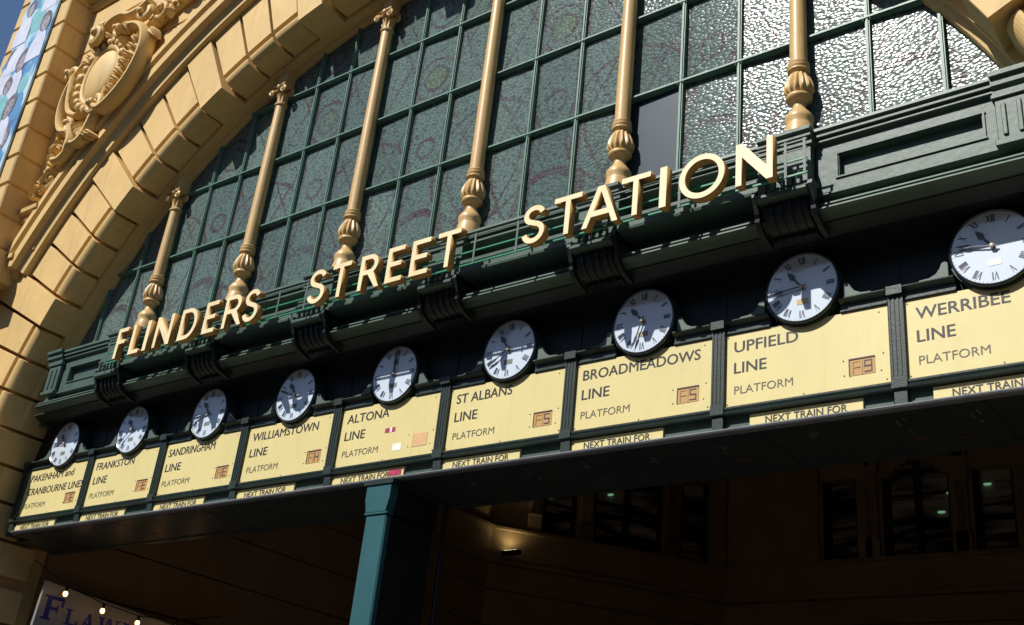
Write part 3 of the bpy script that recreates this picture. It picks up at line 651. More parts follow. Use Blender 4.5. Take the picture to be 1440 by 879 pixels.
for k in range(6):
    x = PED[k]; h = .215
    MB().prism([(-.241, 7.245), (-.53, 7.245), (-.53, 7.212), (-.50, 7.20), (-.50, 7.18), (-.52, 7.17), (-.52, 7.15), (-.49, 7.14), (-.49, 7.09), (-.241, 7.09)], x - h - .02, x + h + .02).build('pedestal_cap', CORN, cor)
    b = MB().prism([(-.242, 7.089), (-.47, 7.089), (-.47, 6.93), (-.52, 6.915), (-.54, 6.90), (-.54, 6.83), (-.56, 6.82), (-.56, 6.80), (-.54, 6.79), (-.54, 6.665), (-.57, 6.655), (-.58, 6.64), (-.58, 6.605), (-.52, 6.60), (-.242, 6.60)], x - h, x + h)
    b.build('pedestal', CORN, cor)
    fl = MB()
    for i in range(5): q = x - .15 + i * .075; fl.box(q - .017, q + .017, -.572, -.541, 6.672, 6.782)
    fl.build('flute', CORN, cor, bevel=.006)
    pr = [(-.242, 6.599)]
    for i in range(9): a = PI / 2 * i / 8; pr.append((-.30 - .19 * math.cos(a), 6.56 - .17 * math.sin(a) if i else 6.599))
    pr += [(-.30, 6.35), (-.20, 6.35), (-.1, 6.38), (-.1, 6.599)]
    MB().prism(pr, x - h + .03, x + h - .03).build('console', BLK, cor)
    for q in (-.12, -.04, .04, .12): MB().prism([(y_ - .014 if y_ < -.25 else y_, z_ - (.004 if z_ < 6.5 else 0)) for y_, z_ in pr[:-1]] + [(-.1, 6.597)], x + q - .014, x + q + .014).build('console_rib', BLK, cor)
    for sx in (-1, 1):
        MB().prism([(-.243, 6.72), (-.55, 6.71), (-.56, 6.66), (-.53, 6.60), (-.50, 6.53), (-.49, 6.46), (-.44, 6.40), (-.36, 6.36), (-.22, 6.33), (-.20, 6.36), (-.34, 6.40), (-.42, 6.46), (-.44, 6.54), (-.46, 6.66), (-.243, 6.68)], *sorted((x + sx * (h + .005), x + sx * (h + .045)))).build('scroll_bracket', BLK, cor)

# ------------------------------------------------------------------ FLINDERS STREET STATION letters on rails
sign = thing('station_name_sign', 'raised cream letters reading FLINDERS STREET STATION standing on green rails along the cornice', 'sign', (0, -0.7, 6.6))
YF, YB = -.785, -.70; ZL, HL = 6.648, .402; ST = .052
def arcpts(cx, cz, rx, rz, a0, a1, n): return [(cx + rx * math.cos(a0 + (a1 - a0) * i / n), cz + rz * math.sin(a0 + (a1 - a0) * i / n)) for i in range(n + 1)]
def glyph(ch, w):
    """outline loops (x, z) for a letter of unit height 1 -> real metres; first loop outer, others holes"""
    H = HL; s = ST
    if ch == 'I': return [[(0, 0), (w, 0), (w, H), (0, H)]]
    if ch == 'L': return [[(0, 0), (w, 0), (w, s), (s, s), (s, H), (0, H)]]
    if ch == 'F': return [[(0, 0), (s, 0), (s, .19), (w * .86, .19), (w * .86, .19 + s), (s, .19 + s), (s, H - s), (w, H - s), (w, H), (0, H)]]
    if ch == 'E': return [[(0, 0), (w, 0), (w, s), (s, s), (s, .18), (w * .88, .18), (w * .88, .18 + s), (s, .18 + s), (s, H - s), (w, H - s), (w, H), (0, H)]]
    if ch == 'T': m = w / 2; return [[(m - s / 2, 0), (m + s / 2, 0), (m + s / 2, H - s), (w, H - s), (w, H), (0, H), (0, H - s), (m - s / 2, H - s)]]
    if ch == 'N': d = s * 1.1; return [[(0, 0), (s, 0), (s, H - .13), (w - s - .004, 0), (w, 0), (w, H), (w - s, H), (w - s, .13), (s + .004, H), (0, H)]]
    if ch == 'A':
        m = w / 2; t = .036; out = [(0, 0), (s * 1.08, 0), (s * 1.08 + (m - t) * .25 * .86, .1), (w - s * 1.08 - (m - t) * .25 * .86, .1), (w - s * 1.08, 0), (w, 0), (m + t, H), (m - t, H)]
        q = lambda z: s * 1.08 + (m - s * 1.08) * z / (H - .055)
        out = [(0, 0), (s * 1.08, 0), (q(.1), .1), (w - q(.1), .1), (w - s * 1.08, 0), (w, 0), (m + t, H), (m - t, H)]
        return [out, [(q(.155), .155), (m, H - .055), (w - q(.155), .155)]]
    if ch == 'D':
        r = H / 2; o = [(0, 0)] + [(w - .17 + .17 * math.cos(a), r + r * math.sin(a)) for a in [-PI / 2 + PI * i / 16 for i in range(17)]] + [(0, H)]
        i_ = [(s, s)] + [(w - .17 + (.17 - s) * math.cos(a), r + (r - s) * math.sin(a)) for a in [-PI / 2 + PI * i / 16 for i in range(17)]] + [(s, H - s)]
        return [o, i_[::-1]]
    if ch == 'O':
        return [arcpts(w / 2, H / 2, w / 2, H / 2 + .012, 0, 2 * PI, 36)[:-1], arcpts(w / 2, H / 2, w / 2 - s, H / 2 + .012 - s, 2 * PI, 0, 36)[:-1]]
    if ch == 'R':
        rb_ = .115; cz = H - rb_; cx = w * .82 - rb_
        arc_o = [(cx + rb_ * math.cos(a), cz + rb_ * math.sin(a)) for a in [-PI / 2 * .62 + (PI / 2 * 1.62) * i / 12 for i in range(13)]]
        o = [(0, 0), (s, 0), (s, H - 2 * rb_), (w * .40, H - 2 * rb_), (w - s * 1.12, 0), (w, 0), (w * .66, H - 2 * rb_ + .012)] + arc_o + [(0, H)]
        hl = [(s, H - 2 * rb_ + s)] + [(cx + (rb_ - s) * math.cos(a), cz + (rb_ - s) * math.sin(a)) for a in [-PI / 2 + PI * i / 10 for i in range(11)]] + [(s, H - s)]
        return [o, hl[::-1]]
    if ch == 'S':
        r1 = .103; r2 = .117; hs = s / 2; wx = w / 2
        top = [(wx + (wx - hs) * .92 * math.cos(a), H - r1 + (r1 - hs) * math.sin(a)) for a in [math.radians(12 + 246 * i / 14) for i in range(15)]]
        bot = [(wx + (wx - hs) * math.cos(a), r2 + (r2 - hs) * math.sin(a)) for a in [math.radians(80 - 250 * i / 14) for i in range(15)]]
        c = top + bot; L_ = []; R_ = []
        for i, p in enumerate(c):
            a = Vector(c[max(i - 1, 0)]); b = Vector(c[min(i + 1, len(c) - 1)]); d = (b - a).normalized(); nn = Vector((-d.y, d.x)) * hs
            L_.append((p[0] + nn.x, p[1] + nn.y)); R_.append((p[0] - nn.x, p[1] - nn.y))
        return [L_ + R_[::-1]]
def letter_obj(ch, x0, w):
    cu = bpy.data.curves.new('g', 'CURVE'); cu.dimensions = '2D'; cu.fill_mode = 'BOTH'; cu.extrude = (YB - YF) / 2; cu.bevel_depth = 0
    for loop in glyph(ch, w):
        sp = cu.splines.new('POLY'); sp.points.add(len(loop) - 1); sp.use_cyclic_u = True
        for p, (x, z) in zip(sp.points, loop): p.co = (x, z, 0, 1)
    ob = bpy.data.objects.new('g', cu); C.objects.link(ob)
    me = bpy.data.meshes.new_from_object(ob.evaluated_get(bpy.context.evaluated_depsgraph_get()))
    bpy.data.objects.remove(ob); bpy.data.curves.remove(cu)
    me.name = 'letter'
    # rotate into the xz plane, facing -y
    o0 = ORG[sign.name]; ym = (YF + YB) / 2
    for v in me.vertices: x, z, d = v.co.x, v.co.y, v.co.z; v.co = (x + x0 - o0.x, ym - d - o0.y, z + ZL - o0.z)
    me.materials.clear(); me.materials.append(LETP); me.materials.append(LETS)
    bm = bmesh.new(); bm.from_mesh(me); bmesh.ops.remove_doubles(bm, verts=bm.verts, dist=1e-5); bmesh.ops.recalc_face_normals(bm, faces=bm.faces)
    for f in bm.faces: f.material_index = 0 if abs(f.normal.y) > .5 else 1
    bm.to_mesh(me); bm.free()
    lo = bpy.data.objects.new('letter', me); C.objects.link(lo); lo.parent = sign; ORG[lo.name] = o0; lo['label'] = 'raised cream letter ' + ch
    return lo
LETS_X = [('F', -4.115, .20), ('L', -3.81, .20), ('I', -3.53, .066), ('N', -3.335, .315), ('D', -2.865, .31), ('E', -2.42, .215), ('R', -2.072, .33), ('S', -1.735, .245),
          ('S', -.70, .25), ('T', -.365, .27), ('R', .05, .30), ('E', .43, .222), ('E', .755, .237), ('T', 1.09, .285),
          ('S', 2.128, .25), ('T', 2.475, .30), ('A', 2.79, .375), ('T', 3.187, .29), ('I', 3.572, .066), ('O', 3.76, .42), ('N', 4.28, .322)]
for ch, x0, w in LETS_X: letter_obj(ch, x0, w)
for z, r_, m_ in ((6.695, .008, RAIL), (6.832, .007, RAIL), (6.93, .005, POST), (7.01, .006, POST)):
    MB().box(-4.45, 4.84, -.668, -.668 + 2 * r_, z - r_, z + r_).build('rail', m_, sign)
for x in (-4.44, -3.62, -1.30, -.86, 1.47, 1.98, 4.66, 4.82, -3.1, -2.2, .38, 3.0, 3.7):
    MB().box(x - .011, x + .011, -.674, -.6685, 6.68, 7.02).build('post', POST, sign)
for x in PED:
    MB().tube([(x, -.50, 6.74), (x, -.652, 6.695)], .008, 6).build('stay', DKG, sign)

# ------------------------------------------------------------------ indicator board: frame, beam, fascia
frm = thing('indicator_board_frame', 'dark green iron frame holding the row of yellow line boards under the clocks', 'frame', (0, 0, 4.9))
MB().box(-7.03, 7.03, .10, .88, 5.03, 6.402).build('fascia', BLK, frm)
for k in range(9):
    xs_ = (k - 4) * 1.5 + .75
    if abs(xs_) < 6.9: MB().box(xs_ - .02, xs_ + .02, .092, .0999, 5.87, 6.36).build('fascia_batten', BLK, frm)
tp = [(.09, 5.748), (-.012, 5.748), (-.018, 5.756), (-.018, 5.768), (-.006, 5.775), (-.006, 5.822), (-.03, 5.832), (-.055, 5.842), (-.060, 5.850), (-.055, 5.860), (-.02, 5.868), (.09, 5.868)]
lr = [(.09, 5.022), (-.015, 5.022), (-.03, 5.03), (-.035, 5.05), (-.02, 5.056), (-.03, 5.075), (-.03, 5.09), (-.01, 5.097), (.09, 5.097)]
MB().prism(lr, -6.81, 6.97).build('bottom_rail', DKG, frm)
for k in range(9):
    xc = (k - 4) * 1.5
    cx = xc + 0.045 * (7.84 - xc) / 7.78
    for (a, b_) in ((xc - .69 if k else xc - .81, cx - .30), (cx + .30, xc + .69 if k < 8 else xc + .97)):
        MB().prism(tp, a, b_).build('top_rail', DKG, frm)
    rg_ = MB(); N = 20; pts = []
    a0, a1 = math.radians(197), math.radians(343)
    rg_.plate(arcpts(cx, 6.025, .331, .331, a0, a1, N) + arcpts(cx, 6.022, .30, .30, a1, a0, N), -.025, .09)
    rg_.build('clock_cradle', DKG, frm)
    for sx in (-1, 1):
        e = MB(); o_ = [(cx + sx * q[0], q[1]) for q in ((.335, 5.865), (.335, 5.985), (.36, 6.0), (.385, 5.99), (.40, 5.95), (.43, 5.91), (.48, 5.885), (.56, 5.88), (.56, 5.865))]
        e.plate(o_ if sx < 0 else o_[::-1], -.04, .02); e.build('scroll_ear', POST, frm, bevel=.004)
for k in range(10):
    x = (k - 4.5) * 1.5 + (0.012 if k else 0); h = .058
    mu = MB().box(x - h, x + h, -.028, .09, 5.098, 5.86); mu.box(x - h - .003, x + h + .003, -.06, .0, 5.80, 5.872); mu.box(x - h - .002, x + h + .002, -.042, .0, 5.03, 5.12)
    mu.box(x - h + .01, x + h - .01, -.02, .09, 4.90, 5.03); mu.build('mullion', DKG, frm)
    fl = MB()
    for q in (-.05, -.017, .017, .05): fl.box(x + q - .0075, x + q + .0075, -.034, -.0281, 5.125, 5.79)
    fl.build('flute', DKG, frm)
for k in range(9):
    xc = (k - 4) * 1.5
    MB().box(xc - .69, xc + .69, .035, .09, 4.89, 5.022).build('green_plate', paint('plate_green', (.055, .095, .075), .5, .2, .1, 8, streak=.35) if k == 0 else bpy.data.materials['plate_green'], frm)
bm_ = thing('entrance_beam', 'long dark riveted beam under the indicator boards spanning the entrance', 'beam', (0, .4, 4.86))
MB().prism([(-.045, 4.8551), (-.07, 4.862), (-.078, 4.875), (-.07, 4.888), (-.045, 4.895), (.10, 4.895), (.10, 4.855)], -6.62, 7.03).build('lip', paint('lip_lit_grey', (.16, .17, .19), .35, .2, .1, 8, streak=.3), bm_)  # lighter grey paints the lit strip along the beam's front edge
MB().box(-6.66, 7.03, .0, .2495, 4.8485, 4.8545).box(-7.03, 7.03, .25, .905, 4.8485, 4.8545).box(-7.03, 7.03, .09, .905, 4.896, 5.0295).build('soffit', BEAM, bm_)
MB().box(-7.03, 7.03, .80, .906, 4.835, 4.848).build('soffit_edge_strip', BEAM, bm_)
sc_ = MB(); sr = MB(); rq = random.Random(9)
for k in range(20):
    x = -6.5 + k * .68 + rq.uniform(-.1, .1)
    for j in range(3): a = rq.uniform(.1, .35); sc_.box(x + j * .03, x + j * .03 + .012, a, a + rq.uniform(.05, .12), 4.8465, 4.8484)
    if k % 2: sr.box(x, x + .14, .55, .575, 4.8465, 4.8484); sr.box(x + .3, x + .42, .65, .668, 4.8465, 4.8484)
sc_.build('paint_scuffs', CHIP, bm_); sr.build('red_paint_marks', RED, bm_)
for k in range(8): MB().box(-6.2 + k * 1.72, -6.185 + k * 1.72, .0, .79, 4.8455, 4.8483).build('plate_joint', BLK, bm_)

# ------------------------------------------------------------------ yellow line boards
SEG = {'F': 'afeg', 'E': 'afegd', 'A': 'abcefg', 'H': 'bcefg', '5': 'afgcd', '9': 'abcfgd', 'P': 'abefg'}
def seven(b, ch, x, z, w, h, y):
    t = .009
    for s_ in SEG[ch]:
        q = {'a': (x, x + w, z + h - t, z + h), 'd': (x, x + w, z, z + t), 'g': (x, x + w, z + h / 2 - t / 2, z + h / 2 + t / 2), 'f': (x, x + t, z + h / 2, z + h),
             'e': (x, x + t, z, z + h / 2), 'b': (x + w - t, x + w, z + h / 2, z + h), 'c': (x + w - t, x + w, z, z + h / 2)}[s_]
        b.box(q[0], q[1], y - .001 - .0002 * 'abcdefg'.index(s_), y, q[2], q[3])
LINES = [(['PAKENHAM and', 'CRANBOURNE LINES'], 'FE'), (['FRANKSTON', 'LINE'], 'FE'), (['SANDRINGHAM', 'LINE'], 'AE'), (['WILLIAMSTOWN', 'LINE'], 'FH'), (['ALTONA', 'LINE'], None),
         (['ST ALBANS', 'LINE'], 'F5'), (['BROADMEADOWS', 'LINE'], 'F5'), (['UPFIELD', 'LINE'], 'F9'), (['WERRIBEE', 'LINE'], 'F5')]
WID = [(1.0, 1.29), (.79, .29), (.86, .29), (1.06, .29), (.60, .29), (.68, .28), (1.19, .29), (.56, .285), (.68, .28)]
XO = [-.61, -.60, -.62, -.60, -.60, -.60, -.612, -.605, -.60]
NX = [-.69, -.69, -.69, -.69, -.69, -.69, -.69, -.465, -.51]
for k, (ls, num) in enumerate(LINES):
    xc = (k - 4) * 1.5; nm = ' '.join(ls)
    t = thing('line_board', 'pale yellow destination board reading %s PLATFORM' % nm, 'sign board', (xc, .03, 5.097), 'yellow line boards under the clocks')
    MB().box(xc - .688, xc + .688, .0, .03, 5.0975, 5.747).build('panel', YEL, t)
    x0 = xc + XO[k]
    text_mesh(ls[0], x0, 5.578, .102, WID[k][0], -.002, .0042).build('lettering', INK, t)
    text_mesh(ls[1], x0, 5.388, .102, WID[k][1], -.002, .0042).build('lettering', INK, t)
    text_mesh('PLATFORM', x0 + (.005 if k else -.0), 5.203, .074, .51, -.002).build('lettering', INK2, t)
    fx = xc + .375 - (.0 if k else .02)
    fz = 5.20 if k else 5.195
    MB().box(fx, fx + .20, -.003, -.0005, fz, fz + .138).build('flap_window', PINKTAN if num is None else TAN, t)
    if num:
        MB().box(fx, fx + .20, -.008, -.0035, fz + .132, fz + .142).box(fx - .006, fx, -.008, -.0035, fz, fz + .142).build('flap_edge', SEGD, t)
        b = MB(); seven(b, num[0], fx + .022, fz + .016, .062, .10, -.0045); b.build('platform_letter', SEGL, t)
        b = MB(); seven(b, num[1], fx + .115, fz + .016, .062, .10, -.0045); b.build('platform_number', SEGD, t)
        MB().box(fx + .098, fx + .102, -.0055, -.0031, fz, fz + .13).build('flap_gap', SEGL, t)
    sc = MB()
    for (sx_, sz_) in ((-.66, 5.12), (.66, 5.13), (.0, 5.115), (-.66, 5.72), (.62, 5.70), (.64, 5.35), (.325, 5.335), (.62, 5.21), (.33, 5.21)): sc.disc(xc + sx_, sz_, [(.0055, -.004), (.0055, -.0005)], 8)
    sc.build('screws', INK, t)
    if k == 4:
        MB().box(xc - .02, xc + .045, -.002, -.0003, 5.40, 5.45).box(xc + .075, xc + .12, -.002, -.0003, 5.40, 5.45).build('magenta_sticker', MAG, t)
        MB().box(xc + .046, xc + .074, -.002, -.0003, 5.40, 5.45).build('white_sticker_gap', WHT, t)
        MB().box(xc + .115, xc + .235, -.002, -.0003, 5.19, 5.265).build('white_sticker', WHT, t)
    n = thing('next_train_plate', ['narrow yellow NEXT TRAIN FOR plate below the %s board' % ls[0], 'narrow yellow NEXT TRAIN FOR plate with a magenta sticker, below the ALTONA board'][k == 4], 'plate', (xc, .03, 4.9), 'NEXT TRAIN FOR plates')
    nx = xc + NX[k]; wd = .93 if k != 4 else 1.0
    MB().box(nx, nx + wd, .010, .034, 4.897, 5.014).build('plate', YEL, n)
    text_mesh('NEXT TRAIN FOR', nx + .135, 4.921, .063, .67, .007, .002).build('lettering', INK, n)
    if k == 4: MB().box(nx + .80, nx + .97, .006, .0095, 4.93, 4.995).build('magenta_sticker', MAG, n)

# ------------------------------------------------------------------ clocks
ROM = ['XII', 'I', 'II', 'III', 'IV', 'V', 'VI', 'VII', 'VIII', 'IX', 'X', 'XI']
def numeral(b, cx, cz, idx, y, rm=.243, h=.066):
    a = PI / 2 - idx * PI / 6; s = 'IIII' if idx == 4 else ROM[idx]; wd = {'I': .014, 'V': .036, 'X': .038}
    tot = sum(wd[c] for c in s); x = -tot / 2; ux, uz = math.cos(a), math.sin(a); tx, tz = uz, -ux
    def P(u, v): return (cx + tx * u + ux * (rm + v), cz + tz * u + uz * (rm + v))
    def bar(u0, u1, th, i):      # slanted bar from (u0 bottom) to (u1 top)
        yy = y - .0004 * i
        b.plate([P(u0 - th, -h / 2), P(u0 + th, -h / 2), P(u1 + th, h / 2), P(u1 - th, h / 2)], yy - .001, yy)
    i = 0
    for c in s:
        m = x + wd[c] / 2
        if c == 'I': bar(m, m, .0042, i)
        if c == 'V': bar(m, m - .013, .0045, i); bar(m, m + .013, .002, i + 1)
        if c == 'X': bar(m + .013, m - .013, .0045, i); bar(m - .013, m + .013, .002, i + 1)
        x += wd[c]; i += 2
def hand(b, cx, cz, ang, L, wbase, y0, y1, loz):
    ux, uz = math.sin(ang), math.cos(ang); tx, tz = uz, -ux
    o = [(-.04, wbase), (L * .55, wbase * .8), (L * .66, loz), (L * .78, loz * .8), (L, .0015)]
    pts = [(cx + ux * l + tx * q, cz + uz * l + tz * q) for l, q in o] + [(cx + ux * l - tx * q, cz + uz * l - tz * q) for l, q in o[::-1]]
    b.plate(pts, y0, y1)
TIME = [(10.7, 46), (10.72, 38), (10.8, 43), (10.8, 48), (12.0, 0), (10.85, 39.5), (10.6, 33), (10.75, 44), (10.8, 46.8)]
PLM = [PLG, PLG, PLG, PLG, PLG, PLG, PLT, PLY, PLW]
NMS = ['PAKENHAM', 'FRANKSTON', 'SANDRINGHAM', 'WILLIAMSTOWN', 'ALTONA', 'ST ALBANS', 'BROADMEADOWS', 'UPFIELD', 'WERRIBEE']
for k in range(9):
    xc = (k - 4) * 1.5; f = .04; cx = xc + f * (7.84 - xc) / 7.78; cz = 6.05 - f * 4.44 / 7.78
    t = thing('clock', 'round white clock with Roman numerals in a dark rim above the %s board' % NMS[k], 'clock', (cx, .09, cz), 'indicator clocks above the line boards')
    MB().disc(cx, cz, [(.311, -.050), (.317, -.048), (.321, -.03), (.321, .095)], 56).build('case', CASE, t, smooth=True)
    bz = MB(); N = 56; prof = [(.299, -.052), (.301, -.060), (.308, -.065), (.315, -.061), (.3195, -.05), (.3115, -.0498)]
    v = []
    for i in range(N):
        a = 2 * PI * i / N; v += [(cx + r * math.cos(a), y, cz + r * math.sin(a)) for r, y in prof]
    m = len(prof); bz.add(v, [(i * m + j, i * m + (j + 1) % m, ((i + 1) % N) * m + (j + 1) % m, ((i + 1) % N) * m + j) for i in range(N) for j in range(m)])
    bz.build('bezel', BEZEL, t, smooth=True)
    MB().disc(cx, cz, [(.300, -.0535), (.300, -.0505)], 56).build('dial', DIAL, t)
    for i in range(12):
        b = MB(); numeral(b, cx, cz, i, -.0540); b.build('numeral', NUM, t)
    tk = MB()
    for i in range(60):
        a = 2 * PI * i / 60; r0, r1, h = .288, .298, .0014
        tk.plate([(cx + r0 * math.cos(a) - h * math.sin(a), cz + r0 * math.sin(a) + h * math.cos(a)), (cx + r1 * math.cos(a) - h * math.sin(a), cz + r1 * math.sin(a) + h * math.cos(a)),
                  (cx + r1 * math.cos(a) + h * math.sin(a), cz + r1 * math.sin(a) - h * math.cos(a)), (cx + r0 * math.cos(a) + h * math.sin(a), cz + r0 * math.sin(a) - h * math.cos(a))], -.0545, -.0537)
    tk.build('minute_track', NUM, t, kind='stuff')
    MB().box(cx - .045, cx + .055, -.0555, -.0538, cz - .155, cz - .105).build('maker_plate', PLM[k], t)
    hr, mn = TIME[k]
    b = MB(); hand(b, cx, cz, hr / 12 * 2 * PI, .19, .009, -.070, -.067, .026); b.build('hour_hand', HANDM, t)
    b = MB(); hand(b, cx, cz, mn / 60 * 2 * PI, .265, .007, -.078, -.075, .015); b.build('minute_hand', HANDM, t)
    MB().disc(cx, cz, [(.012, -.090), (.018, -.086), (.018, -.054)], 16).build('centre_pin', PIN, t, smooth=True)

# ------------------------------------------------------------------ teal iron column under the beam and blue pipe beside it, standing for the highlight on its edge
tc = thing('teal_column', 'square teal painted iron column with moulded cap holding up the beam', 'column', (.14, .1, 0))
MB().box(.0, .278, -.105, -.02, 0.004, 4.50).build('shaft', TEAL, tc, bevel=.015)
MB().box(.012, .268, -.0195, .60, 0.004, 4.50).build('dark_side', BLK, tc)  # column side as a near-black box behind the teal front
MB().box(-.012, .29, -.118, -.012, 4.50, 4.525).build('neck_moulding', TEAL, tc, bevel=.005)
MB().plate([(.01, 4.5255), (.268, 4.5255), (.285, 4.60), (.30, 4.66), (.30, 4.80), (-.022, 4.80), (-.022, 4.66), (-.007, 4.60)], -.12, -.015).build('capital', TEAL, tc)
MB().box(-.01, .288, -.0145, .61, 4.5255, 4.80).build('dark_capital_side', BLK, tc)
MB().box(-.06, .33, -.135, .64, 4.801, 4.846).build('cap_plate', DKG, tc)
pp = thing('blue_edge_highlight', 'thin blue strip standing for the highlight on the back edge of the teal column', 'edge_strip', (.33, .68, 0))
MB().lathe(.33, .69, [(.022, .004), (.022, 4.83)], 12).build('edge_strip', BLUEP, pp, smooth=True)

# ------------------------------------------------------------------ entrance hall behind (dark octagon)
hall = thing('entrance_hall', 'dark brown entrance hall with ledges and tall windows seen under the beam', 'building', (0, 8, 0))
FAC = [((-7.10, 0.86), (-7.10, 10.6)), ((-7.10, 10.6), (-3.9, 15.15)), ((-3.9, 15.15), (3.9, 15.15)), ((3.9, 15.15), (7.10, 10.6)), ((7.10, 10.6), (7.10, 0.86))]
def onwall(A, B, s, z, off):
    d = Vector((B[0] - A[0], B[1] - A[1])).normalized(); n_ = Vector((d.y, -d.x)); p = Vector(A) + d * s + n_ * off; return (p.x, p.y, z)
def wbox(b, A, B, s0, s1, z0, z1, o0, o1):
    v = [onwall(A, B, s, z, o) for z in (z0, z1) for o in (o0, o1) for s in (s0, s1)]
    b.add(v, [(0, 2, 3, 1), (4, 5, 7, 6), (0, 1, 5, 4), (2, 6, 7, 3), (0, 4, 6, 2), (1, 3, 7, 5)])
WINS = {1: [(1.12, 1.93, 8.12, 9.9), (2.3, 4.0, 8.12, 10.3), (4.4, 5.15, 8.05, 9.95)], 2: [(2.28, 3.04, 7.96, 9.80), (3.6, 5.0, 7.96, 10.1), (5.45, 6.25, 7.96, 9.75)], 3: [(.45, 1.2, 8.0, 9.9), (1.6, 3.3, 8.0, 10.2), (3.7, 4.5, 8.0, 9.9)]}
for i, (A, B) in enumerate(FAC):
    L_ = math.hypot(B[0] - A[0], B[1] - A[1]); W = WINS.get(i, [])
    # courses of masonry up to the ledge
    z = 0.004
    cb = 0
    hs = [0.75] * 10
    while z < 7.2:
        z2 = min(z + .74, 7.2); b = MB(); wbox(b, A, B, 0, L_, z + .012, z2 - .012, -.3, -.0); b.build('wall_course', HALL, hall); z = z2
    b = MB(); wbox(b, A, B, -.6, L_ + .6, 0.004, 14.0, -.62, -.32); b.build('wall', HALL, hall)
    b = MB(); wbox(b, A, B, 0, L_, 7.21, 7.30, -.3, .10); wbox(b, A, B, 0, L_, 7.30, 7.34, -.3, .04); wbox(b, A, B, 0, L_, 7.34, 7.93, -.3, .02); wbox(b, A, B, 0, L_, 7.93, 7.98, -.3, .12); wbox(b, A, B, 0, L_, 7.98, 8.03, -.3, .07)
    b.build('ledge', HALL, hall)
    b = MB(); s = 0
    for (s0, s1, z0, z1) in W:
        wbox(b, A, B, s, s0, 8.032, 11.0, -.3, -.02); s = s1
    wbox(b, A, B, s, L_, 8.032, 11.0, -.3, -.02); wbox(b, A, B, 0, L_, 11.0, 14, -.3, .02)
    for (s0, s1, z0, z1) in W:
        N = 10; v = []
        if s1 - s0 > 1.2:
            for q in range(N):
                u0, u1 = q / N, (q + 1) / N; rise = lambda u: z1 - .35 + .35 * math.sin(PI * u)
                wbox(b, A, B, s0 + (s1 - s0) * u0, s0 + (s1 - s0) * u1, min(rise(u0), rise(u1)), 11.0, -.3, -.025)
        else: wbox(b, A, B, s0, s1, z1, 11.0, -.3, -.025)
    b.build('upper_wall', HALL, hall)
    for (s0, s1, z0, z1) in W:
        b = MB(); wbox(b, A, B, s0 - .02, s1 + .02, 8.03, z1 + .05, -.305, -.27); f_ = b.build('window', HGLASS, hall)
        g = MB(); t_ = .07
        wbox(g, A, B, s0, s0 + t_ * 1.6, 8.03, z1, -.27, -.16); wbox(g, A, B, s1 - t_, s1, 8.03, z1, -.27, -.16); wbox(g, A, B, s0, s1, 8.03, 8.10, -.27, -.15)
        if s1 - s0 > 1.2: wbox(g, A, B, (s0 + s1) / 2 - .06, (s0 + s1) / 2 + .06, 8.03, z1, -.27, -.14)
        wbox(g, A, B, s0, s1, z1 - .75, z1 - .72, -.27, -.2); wbox(g, A, B, s0, s1, 8.75, 8.78, -.27, -.2)
        g.build('frame', HALLW, f_)
        for s in (s0 - .2, s1 + .2):
            p = MB(); wbox(p, A, B, s - .12, s + .12, 8.40, z1 - .25, -.02, .06); wbox(p, A, B, s - .15, s + .15, 8.032, 8.36, -.02, .09); wbox(p, A, B, s - .14, s + .14, 8.36, 8.40, -.02, .12)
            wbox(p, A, B, s - .15, s + .15, z1 - .25, z1 - .1, -.02, .10); wbox(p, A, B, s - .13, s + .13, z1 - .1, 10.9, -.02, .07)
            for q in (-.07, 0, .07): wbox(p, A, B, s + q - .018, s + q + .018, 8.45, z1 - .3, .06, .08)
            p.build('window_pilaster', HALL, hall)
# fan of stones over an archway on the left hall wall
for i in range(11):
    a0 = math.radians(12 + i * 14.4); a1 = a0 + math.radians(13.6); b = MB(); v = []
    for o in (0.002, .07):
        for (r, a) in ((1.1, a0), (1.1, a1), (1.95, a1), (1.95, a0)): v.append(onwall(FAC[0][0], FAC[0][1], 7.4 + r * math.cos(a), 2.75 + r * math.sin(a), o))
    b.add(v, [(0, 1, 2, 3), (7, 6, 5, 4), (0, 4, 5, 1), (1, 5, 6, 2), (2, 6, 7, 3), (3, 7, 4, 0)]); b.build('arch_stone', HALL, hall)
MB().plate([(-7.6, .0), (7.6, .0), (7.6, 1), (-7.6, 1)], 0.86, 16).v
cl = MB(); cl.box(-7.7, 7.7, .86, 16.2, 13.6, 13.9); cl.build('ceiling', HALL, hall)
cl = MB(); cl.box(-7.6, 7.6, .62, .858, 5.04, 13.6); cl.build('inner_lintel_wall', BLK, hall)
# hanging green-white lamps that show in the hall windows
for (fi, s, z) in ((1, 1.35, 8.93), (1, 2.75, 9.25), (1, 2.5, 9.75), (2, 4.95, 9.35), (2, 5.7, 9.45), (2, 4.75, 8.95)):
    A, B = FAC[fi]; p = onwall(A, B, s, z, -.235)
    hl = thing('hall_lamp', {(1, 1.35): 'small green-lit lamp glinting in the left narrow hall window', (1, 2.75): 'small green-lit lamp glinting low in the left wide hall window', (1, 2.5): 'small green-lit lamp glinting high in the left wide hall window',
               (2, 4.95): 'brighter white lamp glinting in the right arched hall window', (2, 5.7): 'small lamp glinting in the far right hall window', (2, 4.75): 'dimmer lamp glinting low in the right arched hall window'}[(fi, s)], 'lamp', p, 'lamps glinting in the hall windows')
    MB().ball((p[0], p[1], p[2]), (.085, .04, .026), None, 12, 8).build('diffuser', emis('lamp_green', (.35, .8, .45), .3) if 'lamp_green' not in bpy.data.materials else bpy.data.materials['lamp_green'], hl)
    MB().lathe(p[0], p[1], [(.02, p[2] + .02), (.03, p[2] + .03), (.004, p[2] + .05), (.004, p[2] + .12)], 10).build('shade', HALLW, hl)
